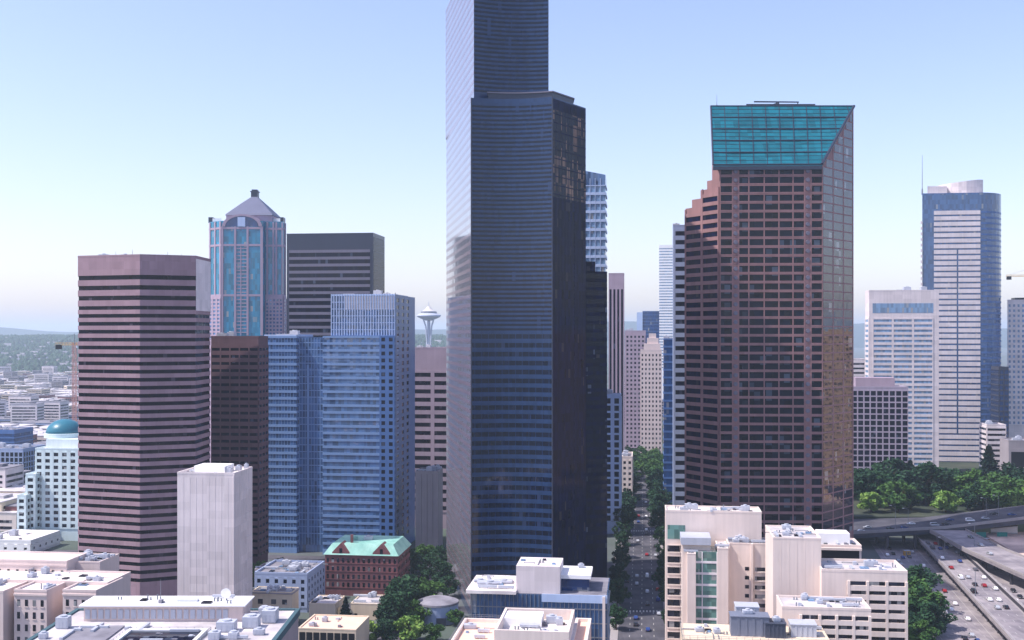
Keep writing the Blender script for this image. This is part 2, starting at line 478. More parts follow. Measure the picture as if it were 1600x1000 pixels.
# ---------------------------------------------------------------- ground, hills, roads
g = MB()
NR, NA = 14, 48
g.v.append((0, 0, 0))
rad = [300, 600, 900, 1300, 1800, 2500, 3500, 5000, 7000, 9500, 12500, 16000, 20000, 24000]
for r in rad:
    g.v += [(r * math.cos(2 * math.pi * k / NA), r * math.sin(2 * math.pi * k / NA), 0) for k in range(NA)]
g.f += [[0, 1 + k, 1 + (k + 1) % NA] for k in range(NA)]
for a in range(NR - 1):
    g.f += [[1 + a * NA + k, 1 + (a + 1) * NA + k, 1 + (a + 1) * NA + (k + 1) % NA, 1 + a * NA + (k + 1) % NA] for k in range(NA)]
struct(g, 'ground', 'city_ground')
def hillmesh(name, mat, x0, x1, y0, y1, hfun, nx=90, ny=24):
    m = MB()
    for j in range(ny + 1):
        for i in range(nx + 1):
            x = x0 + (x1 - x0) * i / nx; y = y0 + (y1 - y0) * j / ny
            m.v.append((x, y, hfun(x, y)))
    for j in range(ny):
        for i in range(nx):
            a = j * (nx + 1) + i
            m.f.append([a, a + 1, a + nx + 2, a + nx + 1])
    return struct(m, name, mat, True)
def sm(t):
    t = max(0, min(1, t)); return t * t * (3 - 2 * t)
def hill_h(x, y):
    prof = (.45 * sm((y - 2900) / 1500) + .55 * sm((y - 4000) / 1400)) * (1 - .5 * sm((y - 5700) / 900))
    side = sm((x + 4600) / 500) * (1 - sm((x + 250) / 700))
    w = math.sin(x * .004 + 1) * 5 + math.sin(x * .011 + y * .006) * 3
    return -1 + (100 + w) * prof * side
hillmesh('hill', 'hill_ground', -4600, 600, 2700, 6700, hill_h, 130, 50)
def ridge_h(x, y):
    t = (y - 9500) / 2500
    p = math.sin(math.pi * max(0, min(1, t)))
    return -2 + p * (190 + 40 * math.sin(x * .0006 + .5) + 16 * math.sin(x * .0021) + 10 * math.sin(x * .005 + 2))
hillmesh('far_ridge', 'ridge_ground', -11000, 11000, 9500, 12000, ridge_h, 160, 8)

def ave_x(D): return 41.4 + GS * (D - 431)
def ribbon(name, mat, pts_l, pts_r, z=.004, thick=None):
    m = MB()
    n = len(pts_l)
    zz = z if isinstance(z, list) else [z] * n
    for k in range(n - 1):
        m.poly([(*pts_l[k], zz[k]), (*pts_r[k], zz[k]), (*pts_r[k + 1], zz[k + 1]), (*pts_l[k + 1], zz[k + 1])])
    return struct(m, name, mat)
a0, a1 = 200, 1900
ribbon('avenue', 'asphalt', [(ave_x(a0), a0), (ave_x(a1), a1)], [(ave_x(a0) + 19, a0), (ave_x(a1) + 19, a1)], .004)
for s_ in (0, 1):
    m = MB()
    x_a = (ave_x(a0) - 5.5, ave_x(a1) - 5.5) if s_ == 0 else (ave_x(a0) + 19, ave_x(a1) + 19)
    m.prism([(x_a[0], a0), (x_a[0] + 5.5, a0), (x_a[1] + 5.5, a1), (x_a[1], a1)], .0, .14)
    struct(m, 'pavement', 'kerb_concrete')
m = MB()
for lane in (4.6, 9.5, 14.4):
    D = 300
    while D < 1100:
        x = ave_x(D) + lane
        m.poly([(x - .12, D, .012), (x + .12, D, .012), (x + .12 + GS * 3, D + 3, .012), (x - .12 + GS * 3, D + 3, .012)])
        D += 9
for D in (474, 668):     # zebra crossings
    for k in range(12):
        x = ave_x(D) + 1.2 + k * 1.45
        m.poly([(x, D, .012), (x + .7, D, .012), (x + .7 + GS * 3, D + 3, .012), (x + GS * 3, D + 3, .012)])
struct(m, 'road_markings', 'road_paint')
for D in (464, 562, 670):       # cross streets
    c = Vector((ave_x(D), D)) - GB * 420
    e = Vector((ave_x(D), D)) + GB * 120
    pl = [tuple(c), tuple(e), tuple(e + GA * 12), tuple(c + GA * 12)]
    m = MB(); m.poly([(p[0], p[1], .0085) for p in pl]); struct(m, 'cross_street', 'asphalt')
def side_x(D): return X(668, 505) + GS * (D - 505)
ribbon('side_street', 'asphalt', [(side_x(300) - 6, 300), (side_x(1000) - 6, 1000)], [(side_x(300) + 5, 300), (side_x(1000) + 5, 1000)], .004)

# freeway: three terraced carriageways and a higher viaduct
FS = .2
def fx(x0, D): return x0 + FS * (D - 431)
fd0, fd1 = 250, 640
def fl(x0, d0=fd0, d1=fd1, n=9): return [(fx(x0, d0 + (d1 - d0) * k / n), d0 + (d1 - d0) * k / n) for k in range(n + 1)]
ribbon('freeway_lower_road', 'freeway_concrete', fl(166), fl(193.3), .006)
def deck(name, L, Rr, z, mat='freeway_concrete', t=1.2, wall=True):
    m = MB(); m.prism([L[0], Rr[0]] + Rr[1:] + L[::-1][:-1], z - t, z)
    return struct(m, name, mat)
deck('freeway_middle_road', fl(190), fl(206), 6.0, t=.9)
deck('freeway_inner_road', fl(207), fl(236), 4.2, t=4.19)
w = MB()
def wallline(w, L, o, z0, z1):
    for p, q in zip(L[:-1], L[1:]): w.bar(p, q, 0, o, z0, z1)
def pair(p, q, name, label):
    pass
def wall_thing(name, label, L, th, z0, z1, mat, cat='wall', posts=0, cap=True):
    t = thing(name, label, cat, (L[0][0], L[0][1], 0))
    w = MB()
    pl = [(p[0], p[1]) for p in L] + [(p[0] + th, p[1]) for p in reversed(L)]
    pl = [(p[0] + th, p[1]) for p in L] + [(p[0], p[1]) for p in reversed(L)]
    w.prism(pl, z0, z1)
    w.build('wall', mat, t)
    if cap:
        c = MB(); c.prism([(p[0] + th + .12, p[1]) for p in L] + [(p[0] - .12, p[1]) for p in reversed(L)], z1, z1 + .2)
        c.build('coping', 'kerb_concrete', t)
    if posts:
        for k in range(posts):
            D = L[0][1] + (L[-1][1] - L[0][1]) * (k + .5) / posts
            xx = L[0][0] + (L[-1][0] - L[0][0]) * (k + .5) / posts
            b = MB(); b.box((xx - .22, D, z0), (.45, .9, z1 - z0 - .05)); b.build('pilaster', 'retaining_wall', t)
    return t
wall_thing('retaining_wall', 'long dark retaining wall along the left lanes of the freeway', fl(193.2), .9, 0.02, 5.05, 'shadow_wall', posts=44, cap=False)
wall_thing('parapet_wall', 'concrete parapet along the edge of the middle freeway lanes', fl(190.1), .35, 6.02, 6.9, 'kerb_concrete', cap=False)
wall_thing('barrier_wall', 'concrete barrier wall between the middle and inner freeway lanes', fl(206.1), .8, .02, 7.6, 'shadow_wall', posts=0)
vL = [(238, 400), (233, 440), (228, 495), (227, 550), (230, 605)]
vR = [(262, 400), (256, 440), (250, 495), (247, 550), (250, 605)]
t = thing('viaduct', 'raised concrete viaduct carrying cars above the inner freeway lanes', 'bridge', (234, 500, 0))
m = MB(); m.prism([vL[0], vR[0]] + vR[1:] + vL[::-1][:-1], 10.6, 12.0); m.build('road_deck', 'freeway_concrete', t)
for L, sgn in ((vL, -1), (vR, 1)):
    m = MB(); pl = [(p[0] + (.4 if sgn < 0 else .0), p[1]) for p in L] + [(p[0] - (0 if sgn < 0 else .4), p[1]) for p in reversed(L)]
    m.prism(pl, 12.0, 12.9); m.build('barrier', 'kerb_concrete', t)
for D in (425, 452, 480, 508, 536, 564, 592):
    for o_ in (3, 17):
        xx = 228 + max(0, (495 - D)) * .1 + o_
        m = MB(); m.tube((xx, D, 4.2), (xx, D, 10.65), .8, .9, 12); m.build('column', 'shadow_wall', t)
    m = MB(); m.box((228 + max(0, (495 - D)) * .1 + 10, D, 9.6), (18, 1.4, 1.05)); m.build('cross_beam', 'retaining_wall', t)
fm = MB()
for x0, z in ((172.2, .012), (175.9, .012), (179.6, .012), (183.3, .012), (186.7, .012), (194.6, 6.006), (198.3, 6.006), (202, 6.006), (211, 4.206), (214.7, 4.206), (218.5, 4.206)):
    D = 300
    while D < 635:
        a, b = fx(x0, D), fx(x0, D + 3)
        fm.poly([(a - .1, D, z), (a + .1, D, z), (b + .1, D + 3, z), (b - .1, D + 3, z)]); D += 9
for x0, z in ((168.8, .012), (189.4, .012), (191.9, 6.006), (205.3, 6.006)):
    a, b = fx(x0, 260), fx(x0, 635)
    fm.poly([(a - .1, 260, z), (a + .1, 260, z), (b + .1, 635, z), (b - .1, 635, z)])
struct(fm, 'lane_markings', 'road_paint')
# raised terrace north-east of the freeway, with a bank down to it
tm = MB(); tm.prism([(140, 655), (700, 640), (900, 1300), (170, 1300)], -.5, 11.5); struct(tm, 'upper_terrace', 'park_ground')
tm = MB(); tm.prism([(252, 470), (420, 430), (480, 640), (262, 612)], -.5, [5.5, 6, 11, 9]); struct(tm, 'bank', 'warm_dirt')
# overpass
ov0, ov1, ov2 = P(1326, 612), P(1480, 606), P(1680, 600)
oz = [Z(833, 612), Z(824, 606), Z(800, 600)]
t = thing('overpass', 'dark edged road overpass crossing the freeway below the trees', 'bridge', (ov1[0], ov1[1], 0))
m = MB()
pl = [ov0, ov1, ov2, (ov2[0], ov2[1] + 34), (ov1[0], ov1[1] + 34), (ov0[0], ov0[1] + 44)]
zt = [oz[0], oz[1], oz[2], oz[2], oz[1], oz[0]]
m.prism(pl, [z - 1.8 for z in zt], [z - .1 for z in zt]); m.build('road_deck', 'asphalt', t)
m = MB()
for p, q, za, zb in ((ov0, ov1, oz[0], oz[1]), (ov1, ov2, oz[1], oz[2])):
    m.prism([(p[0], p[1] - .35), (q[0], q[1] - .35), (q[0], q[1] + .0), (p[0], p[1] + .0)], [za - .7, zb - .7, zb - .7, za - .7], [za + .9, zb + .9, zb + .9, za + .9])
m.build('parapet', 'kerb_concrete', t)
m = MB()
for p, q, za, zb in ((ov0, ov1, oz[0], oz[1]), (ov1, ov2, oz[1], oz[2])):
    m.prism([(p[0], p[1] + .3), (q[0], q[1] + .3), (q[0], q[1] + 1.2), (p[0], p[1] + 1.2)], [za - 3.2, zb - 3.2, zb - 3.2, za - 3.2], [za - 1.8, zb - 1.8, zb - 1.8, za - 1.8])
m.build('girder', 'charcoal_metal', t)
for px in (1392, 1436, 1482, 1512):
    for dd in (6, 24):
        D = 608 + dd; x = X(px, 608)
        zz = oz[0] + (oz[1] - oz[0]) * max(0, min(1, (px - 1326) / 154)) if px < 1480 else oz[1]
        m = MB(); m.tube((x, D, 0), (x, D, zz - 1.8), .9, 1.0, 12); m.build('column', 'retaining_wall', t)
t = thing('abutment_wall', 'pale concrete abutment wall under the right end of the overpass', 'wall', (*P(1575, 611), 0))
m = MB(); m.prism([P(1548, 614), P(1590, 610), P(1590, 626), P(1552, 626)], 5, [Z(826, 614), Z(822, 610), Z(822, 610), Z(826, 614)]); m.build('wall', 'warm_white', t)
m = MB(); m.bar(P(1548, 614), P(1590, 610), .02, .35, 9.0, 9.5); m.build('ledge', 'kerb_concrete', t)

# ---------------------------------------------------------------- towers, left to right
# 1 striped mauve tower
D0 = 490
pl = [P(123, 500), P(219, 490), P(235, 491.5), P(305, 499), P(327.5, 521), P(322, 550), P(128, 550)]
zt = Z(400, D0)
t = bldg('striped_tower', 'mauve office tower of dark horizontal window stripes, blank band round its top', 'tower', pl)
wall = MB(); bands = []
c1 = 8.4
zmid = zt - c1 - 3 * 4.6
band_floors(wall, bands, pl, 0, 4, zmid, 3.58, .53, .35, 0)
op = off(pl, .35)
for i in range(3):
    z = zmid + i * 4.6
    wall.prism(op, z + .01, z + 2.6)
    b = MB(); b.prism(pl, z + 2.58, z + 4.6); bands.append(b)
wall.prism(op, zmid + 13.81, zt)
wall.build('wall', 'mauve_granite', t)
emit(t, bands, 'window_band', 'dark_glass')
sw = MB(); sw.bar(pl[3], pl[4], .36, .55, Z(486, 508), zt - .6); sw.build('side_panel', 'pale_panel', t)
roof(t, op, zt, 'grey_roof', .8, .6, 'mauve_granite', 3, 4, 1.4)
for px, h in ((181, 2.5), (207, 3.5), (262, 2.5), (284, 1.5)): antenna(t, X(px, 512), 512, zt + .1, h + 1, .15)

# 2 tower with pyramid roof
D0 = 800; mp = D0 / F
def zz(y): return Z(y, D0)
x0_ = X(327, D0)
def xx(px): return X(px, D0)
t = thing('pyramid_roof_tower', 'teal glass tower with a slate pyramid roof, arched gable and small cupola', 'tower', (xx(387), D0 + 26, 0))
body = [P(327, D0 + 9), (xx(346), D0), (xx(411), D0), P(415, D0 + 5), P(442, D0 + 6), P(446, D0 + 14), P(445, D0 + 52), P(330, D0 + 52)]
m = MB(); m.prism(body, 0, zz(345)); m.build('curtain_wall', 'teal_glass', t)
fr = MB()
def vb(pxa, pxb, ya, yb, d=.5, y0=None):
    yy = D0
    fr.prism([(xx(pxa), yy - d), (xx(pxb), yy - d), (xx(pxb), yy + .1), (xx(pxa), yy + .1)], zz(yb), zz(ya))
for a, b in ((346, 349), (366, 369.2), (385.5, 388.5), (407, 411)): vb(a, b, 354, 524, .55)
vb(375.8, 377, 385, 524, .3)
for y in (356, 382.5, 461): 
    fr.prism([(xx(347), D0 - .45), (xx(411), D0 - .45), (xx(411), D0 + .1), (xx(347), D0 + .1)], zz(y + 2), zz(y - 1.2))
    fr.bar(body[0], body[1], -.1, .4, zz(y + 2), zz(y - 1.2)); fr.bar(body[3], body[4], -.1, .4, zz(y + 2), zz(y - 1.2)); fr.bar(body[4], body[5], -.1, .4, zz(y + 2), zz(y - 1.2))
for k in range(24):      # floor lines in the centre strip
    y = 388 + k * 5.7
    fr.prism([(xx(369), D0 - .2), (xx(385.6), D0 - .2), (xx(385.6), D0 + .1), (xx(369), D0 + .1)], zz(y + .9), zz(y - .6))
for e, ts in ((0, (.08, .5, .92)), (3, (.1, .45, .62, .97)), (4, (.5, .95))):
    p, q = body[e], body[e + 1]
    for t_ in ts: fr.bar(lerp(p, q, max(0, t_ - .05)), lerp(p, q, min(1, t_ + .05)), -.1, .5, 0, zz(346))
fr.build('stone_frame', 'pink_stone', t)
low = MB(); lw = []
for p, q, nb in ((body[0], body[1], 3), (body[3], body[4], 5), (body[4], body[5], 1)):
    low.bar(p, q, .0, .7, 0, zz(462))
    d = (q[0] - p[0], q[1] - p[1]); l = math.hypot(*d); nrm = (d[1] / l * .7, -d[0] / l * .7)
    p2 = (p[0] + nrm[0], p[1] + nrm[1]); q2 = (q[0] + nrm[0], q[1] + nrm[1])
    face_grid(low, lw, p2, q2, zz(530), zz(466), nb, 11, .6, .55, .25)
low.build('lower_wing', 'pink_stone', t)
emit(t, lw, 'window', 'blue_glass')
# arched gable
m = MB()
cxg, rg, zg = (xx(347) + xx(409.5)) / 2, (xx(409.5) - xx(347)) / 2, zz(354)
hg = zz(334.5) - zg
N = 18
for k in range(N):
    t0, t1 = math.pi * k / N, math.pi * (k + 1) / N
    for (ra, rb, ya, yb) in ((1.0, .84, D0 - .7, D0 + 9),):
        pts = [(cxg + rg * r * math.cos(a), zg + hg * r * math.sin(a)) for a, r in ((t0, ra), (t1, ra), (t1, rb), (t0, rb))]
        i = len(m.v)
        m.v += [(x, ya, z) for x, z in pts] + [(x, yb, z) for x, z in pts]
        m.f += [[i, i + 3, i + 2, i + 1], [i + 4, i + 5, i + 6, i + 7], [i, i + 1, i + 5, i + 4], [i + 2, i + 3, i + 7, i + 6]]
m.build('arched_gable', 'pink_stone', t)
m = MB()
pts = [(cxg + rg * .85 * math.cos(math.pi * k / N), zg + hg * .85 * math.sin(math.pi * k / N)) for k in range(N + 1)]
m.poly([(x, D0 - .1, z) for x, z in reversed(pts)]); m.poly([(x, D0 + 8, z) for x, z in pts])
m.build('arched_window', 'deep_blue_glass', t)
m = MB(); m.box((xx(377.5), D0 - .3, zg), (5.5, .9, hg * .75)); m.build('keystone', 'pale_blue_metal', t)
# pyramid and its drum
m = MB(); dr = [(xx(350), D0 + 6), (xx(422), D0 + 6), (xx(422), D0 + 44), (xx(350), D0 + 44)]
m.prism(dr, zz(346), zz(335)); m.build('attic', 'pink_stone', t)
m = MB()
for k, (f0, y0, f1, y1) in enumerate(((1.04, 335, .98, 331.5), (.97, 331.5, .52, 315), (.52, 315, .13, 301.5))):
    c = cen(dr)
    lo_ = [(c[0] + (p[0] - c[0]) * f0, c[1] + (p[1] - c[1]) * f0) for p in dr]; hi = [(c[0] + (p[0] - c[0]) * f1, c[1] + (p[1] - c[1]) * f1) for p in dr]
    i = len(m.v); m.v += [(p[0], p[1], zz(y0)) for p in lo_] + [(p[0], p[1], zz(y1)) for p in hi]
    m.f += [[i + a, i + (a + 1) % 4, i + 4 + (a + 1) % 4, i + 4 + a] for a in range(4)] + [[i + 3, i + 2, i + 1, i], [i + 4, i + 5, i + 6, i + 7]]
m.build('pyramid_roof', 'slate_roof', t)
m = MB(); c = cen(dr)
m.box((c[0], c[1], zz(301.8)), (5.0, 5.0, 3.8)); m.box((c[0], c[1], zz(301.8) + 3.8), (6.0, 6.0, .7)); m.box((c[0], c[1], zz(301.8) + 4.5), (4.2, 4.2, 1.2))
m.build('cupola', 'charcoal_metal', t)
for a, b in ((332, 346), (420, 438)):
    m = MB(); m.prism([P(a, D0 + 10), P(b, D0 + 10), P(b, D0 + 30), P(a, D0 + 30)], zz(345.5), zz(339)); m.build('roof_terrace', 'white_paint', t)
for pxp in (331, 441):
    m = MB(); m.box((P(pxp, D0 + 14)[0], D0 + 14, zz(346)), (3.2, 7, 4.2)); m.build('corner_turret', 'charcoal_metal', t)

# 3 black box tower
pl = gbox(448, 583, 700, 31)
zt = Z(368, 700)
t = bldg('black_tower', 'black box office tower with thin grey floor stripes', 'tower', pl)
m = MB(); m.prism(pl, 0, zt); m.build('wall', 'charcoal_metal', t)
bands = []; sp = MB()
p, q = lerp(pl[0], pl[1], .03), lerp(pl[0], pl[1], .965)
z = Z(391, 700)
k = 0
while z > 60:
    sp.bar(p, q, -.02, .35, z - 1.75, z)
    b = MB(); b.bar(p, q, -.02, .12, z - 4.36, z - 1.77); bands.append(b)
    z -= 4.38
sp.build('spandrel', 'grey_spandrel', t); emit(t, bands, 'window_band', 'navy_glass')
bands = []
for k in range(18):
    z1 = Z(374, 715) - k * 4.38
    b = MB(); b.bar(lerp(pl[1], pl[2], .03), lerp(pl[1], pl[2], .97), .0, .1, z1 - 4.2, z1); bands.append(b)
emit(t, bands, 'side_window_band', 'dark_side_glass')
roof(t, pl, zt, 'grey_roof', 1.2, .6, 'charcoal_metal', 2, 8, 1.5)

# 4 blue glass tower
D0 = 600
t = thing('blue_glass_tower', 'blue glass tower with pale floor lines and a taller finned right half', 'tower', (*P(520, 620), 0))
L1 = gbox(413, 463, 604, 30); L2 = gbox(463, 505, 606, 26); L3 = gbox(505, 617, 598, 40)
L4 = [L3[1], P(640, 628), (P(640, 628)[0] + 2, 640), tuple(Vector(L3[1]) + GA * 38)]
zt = Z(525, 600)
wall = MB(); bands = []
band_floors(wall, bands, L1, 0, 1, zt, 3.75, .38, .25, 1.2, 1.6, (0,))
band_floors(wall, bands, L3, 0, 1, zt, 3.75, .36, .25, 1.0)
up = gbox(518, 617, 600.5, 34); zu = Z(461, 600)
wall.prism(up, zt - .5, zt + .6)
# pale fin screen at the top
fin = MB()
ug = MB(); ug.prism(up, zt + .6, zu - .4); ug.build('upper_curtain_wall', 'blue_glass', t)
for k in range(25):
    a, b = lerp(up[0], up[1], k / 24 - .006), lerp(up[0], up[1], k / 24 + .006)
    fin.bar(a, b, -.05, .55, zt + .3, zu + .5)
fin.bar(up[0], up[1], -.05, .3, zu - .5, zu)
for k in range(1, 6): fin.bar(up[0], up[1], -.05, .14, zt + 3.75 * k - .5, zt + 3.75 * k)
fin.build('fin_screen', 'pale_blue_metal', t)
scr = MB()
for k in range(24):
    if k < 5: continue
    scr.bar(lerp(up[0], up[1], k / 24 + .012), lerp(up[0], up[1], (k + 1) / 24 - .012), -.02, .2, zu - 8.0, zu - .7)
scr.build('screen_panel', 'pale_panel', t)
wall.build('wall', 'blue_spandrel', t)
emit(t, bands, 'window_band', 'blue_glass')
m = MB(); m.prism(L2, 0, zt - .6); m.build('recessed_curtain_wall', 'blue_glass', t)
m = MB()
for k in range(29):
    m.bar(L2[0], L2[1], -.05, .08, 10 + k * 3.75, 10.5 + k * 3.75)
for k in range(1, 9): m.bar(lerp(L2[0], L2[1], k / 9 - .01), lerp(L2[0], L2[1], k / 9 + .01), -.05, .12, 4, zt - 1)
m.bar(lerp(L2[0], L2[1], .40), lerp(L2[0], L2[1], .48), -.05, .5, 8, Z(570, 606))
m.build('mullion', 'blue_spandrel', t)
# right end: grid of small square windows, then the narrow side
gw = MB(); gwins = []
p, q = lerp(L3[0], L3[1], .79), L3[1]
gw.bar(p, q, .25, .5, 0, zt + .3)
nrm = Vector((GB.y, -GB.x)).normalized() if False else Vector((q[1] - p[1], -(q[0] - p[0]))).normalized()
p2 = tuple(Vector(p) + nrm * .5); q2 = tuple(Vector(q) + nrm * .5)
face_grid(gw, gwins, p2, q2, 6, zt, 2, 30, .5, .55, .2)
gw.prism(L4, 0, zu)
face_grid(gw, gwins, L4[0], L4[1], 6, zu - 1, 3, 35, .5, .55, .25)
gw.build('corner_wall', 'mid_blue_metal', t)
emit(t, wsort(gwins), 'window', 'navy_glass')
roof(t, L1, zt, 'light_roof', .8, .5, 'pale_blue_metal', 1, 5, 1.2)
roof(t, up, zu, 'light_roof', .4, .5, 'pale_blue_metal', 2, 6, 1.2)

# 5 brown tower between them
pl = gbox(330, 404, 560, 14)
grid_tower('brown_tower', 'dark brown granite tower with slit windows behind the striped tower', pl, Z(528, 560), (0, 1), 3.6, 4.6, 'brown_granite', 'navy_glass', zv=5, ww=.86, wh=.4, proud=.3, crown=4, units=2)

# 6 mauve tower and windowless shaft
pl = gbox(640, 712, 680, 25)
t = bldg('mauve_tower', 'mauve concrete tower with blank crown and dark window rows beside the blue glass tower', 'tower', pl)
wall = MB(); wall.prism(pl, 0, Z(545, 680)); wins = []
face_grid(wall, wins, pl[0], pl[1], 10, Z(579, 680), 2, 17, .84, .5, .3)
wall.build('wall', 'mauve_concrete', t); emit(t, wsort(wins), 'window_row', 'dark_glass')
roof(t, pl, Z(545, 680), 'light_roof', .9, .5, 'mauve_concrete', 2, 3)
pl = gbox(649, 684, 600, 15)
t = bldg('concrete_shaft', 'windowless grey concrete tower between the blue glass tower and the black skyscraper', 'tower', pl)
m = MB(); m.prism(pl, 0, Z(738, 600))
for k in range(1, 4): m.bar(lerp(pl[0], pl[1], k / 4 - .03), lerp(pl[0], pl[1], k / 4 + .03), -.05, .4, 0, Z(741, 600))
m.build('wall', 'grey_concrete', t)
roof(t, pl, Z(738, 600), 'grey_roof', .8, .5, 'grey_concrete', 4, 2, 1.0)

# 7 observation tower far off
D0 = 2112
t = thing('observation_tower', 'slender white observation tower with a saucer top on the horizon', 'tower', (X(670, D0), D0, 0))
cx_, cy_ = X(670, D0), D0
m = MB()
for a in (90, 210, 330):
    c_, s_ = math.cos(R(a)), math.sin(R(a))
    pr = [(18, 0), (9, 45), (4.0, 105), (6.5, 135), (12, 150)]
    for (r0, z0_), (r1, z1_) in zip(pr[:-1], pr[1:]):
        m.tube((cx_ + r0 * c_, cy_ + r0 * s_, z0_), (cx_ + r1 * c_, cy_ + r1 * s_, z1_), 1.6, 1.6, 6)
m.build('leg', 'needle_white', t)
m = MB(); m.tube((cx_, cy_, 0), (cx_, cy_, 150), 3.4, 3.0, 10); m.build('lift_shaft', 'needle_white', t)
m = MB(); m.lathe(cx_, cy_, [(6, 146), (16, 150), (22, 153), (23.5, 155), (23, 156.5), (20, 158), (16, 160)], 32); m.build('saucer', 'needle_white', t)
m = MB(); m.lathe(cx_, cy_, [(15.5, 160), (15.5, 163), (13, 164)], 32); m.build('observation_deck', 'steel_grey', t)
m = MB(); m.lathe(cx_, cy_, [(13, 164), (8, 167), (4, 171), (2.6, 173)], 24); m.build('roof', 'needle_gold', t)
m = MB(); m.tube((cx_, cy_, 173), (cx_, cy_, 184), 1.0, .3, 6); m.build('spire', 'needle_white', t)

# 8 the black skyscraper
t = thing('black_skyscraper', 'tallest black glass skyscraper, curved and stepped, its top beyond the frame', 'skyscraper', (*P(800, 490), 0))
def arc(p, q, sag, n=12):       # concave arc from p to q (bulges away from the camera by sag)
    out = []
    d = Vector((q[0] - p[0], q[1] - p[1])); nr = Vector((-d.y, d.x)).normalized()
    for k in range(n + 1):
        u = k / n
        v = Vector(p) + d * u + nr * sag * (1 - (2 * u - 1) ** 2)
        out.append((v.x, v.y))
    return out
bl = P(696.5, 560)
A = [bl] + arc(P(741, 466), P(857, 470), 3.0) + [(X(857, 470) + 2, 562)]
B = [(bl[0] + .4, bl[1] - .3)] + arc(P(736.5, 461), P(863, 459), 3.2) + [P(897, 474), P(915, 482), (X(915, 482), 562)]
C = [P(868, 466), P(880, 480), P(931, 484), (X(931, 484), 528), (X(868, 466), 528)]
Cc = [P(905, 486), P(948.5, 490), (X(948.5, 490) - 1, 528), (X(905, 486), 528)]
wall = MB(); bands = []
pt = 3.75
zB = Z(152, 460)
band_floors(wall, bands, B, 0, 6, 120, pt, .48, .05, .0, 1.6, range(1, 13))
band_floors(wall, bands, B, 120.02, 120.1, zB, pt / 2, .5, .05, 3.0)
band_floors(wall, bands, A, zB + .02, zB + 1, 285, pt / 2, .5, .05, 3.0)
wall2 = MB(); bands2 = []
band_floors(wall2, bands2, Cc, 0, 20, Z(424, 488), pt, .42, .05, 1.0, 3.0, (0,))
cl = [P(931, 489.2), P(948.3, 490.5), (X(948.3, 490) - 1.2, 527.8), (X(931, 486), 527.8)]
wall.build('wall', 'tower_spandrel', t); wall2.build('side_wing', 'dark_side_glass', t)
emit(t, bands[::-1], 'window_band', 'tower_glass'); emit(t, bands2, 'side_window_band', 'navy_glass')
ls = MB(); lg = MB()
for poly_, za, zb2 in ((B, 4, zB), (A, zB + .05, 284.9)):
    p, q = lerp(poly_[0], poly_[1], .004), lerp(poly_[0], poly_[1], .997)
    z = za
    while z < zb2 - .2:
        ls.bar(p, q, .04, .16, z, min(zb2, z + pt * .40))
        if z + pt * .4 < zb2: lg.bar(p, q, .04, .12, z + pt * .40, min(zb2, z + pt))
        z += pt
ls.build('left_face_spandrel', 'lit_side_panel', t); lg.build('left_face_glass', 'bright_side_glass', t)
ds = MB(); dl = MB(); gg = MB(); zg0 = Z(312, 470)
for e in (13, 14):
    p, q = lerp(B[e], B[e + 1], .012), lerp(B[e], B[e + 1], .99)
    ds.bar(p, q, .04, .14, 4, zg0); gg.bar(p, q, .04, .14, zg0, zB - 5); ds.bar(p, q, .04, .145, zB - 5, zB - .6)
    for j in range(1, 7): dl.bar(lerp(p, q, j / 7 - .01), lerp(p, q, j / 7 + .01), .13, .19, 4, zB - 3)
    z = 6
    while z < zB - 3: dl.bar(p, q, .13, .18, z, z + .5); z += pt
ds.build('right_face_glass', 'dark_side_glass', t); gg.build('upper_right_glass', 'painted_glint_glass', t); dl.build('right_face_line', 'dark_side_glass', t)
cap = MB(); cp = off(B, -.8)
cp = arc(P(763, 464), P(863, 462), 2) + [P(896, 476), (X(896, 476), 520), (X(763, 464), 520)]
cap.prism(cp, zB + .3, zB + 2.6); cap.build('penthouse', 'charcoal_metal', t)
m = MB(); m.prism(off(cp, .5), zB + 2.6, zB + 3.1); m.build('roof_edge', 'grey_spandrel', t)
m = MB()
for e in (12, 13, 14):
    p, q = B[e + 1] if e == 12 else B[e], B[e + 2] if e == 12 else B[(e + 1)]
m.tube((B[13][0], B[13][1] - .15, 4), (B[13][0], B[13][1] - .15, zB), .3, .3, 8)
m.tube((B[1][0], B[1][1] - .15, 4), (B[1][0], B[1][1] - .15, zB), .3, .3, 8)
m.build('corner_trim', 'charcoal_metal', t)
m = MB(); m.prism([P(915, 485.2), P(930, 486.4), (X(930, 486), 526), (X(915, 485), 526)], Z(424, 488), Z(409, 488)); m.build('setback', 'dark_side_glass', t)

# 9 pale striped tower behind it
pl = gbox(890, 946, 650, 22)
t = bldg('light_blue_tower', 'pale blue striped tower behind the right shoulder of the black skyscraper', 'tower', pl)
wall = MB(); bands = []
zt = Z(290, 650)
band_floors(wall, bands, pl, 0, 60, zt, 5.3, .3, .4, .5)
wall.build('wall', 'pale_blue_metal', t); emit(t, bands, 'window_band', 'pale_blue_glass')
m = MB(); m.prism(pl, zt, [Z(262, 650), Z(274, 650), Z(274, 650), Z(262, 650)]); m.build('sloped_crown', 'blue_glass', t)
m = MB()
for k in range(1, 7): m.bar(lerp(pl[0], pl[1], k / 7 - .008), lerp(pl[0], pl[1], k / 7 + .008), -.02, .45, 60, zt + 4)
m.build('mullion', 'pale_blue_metal', t)

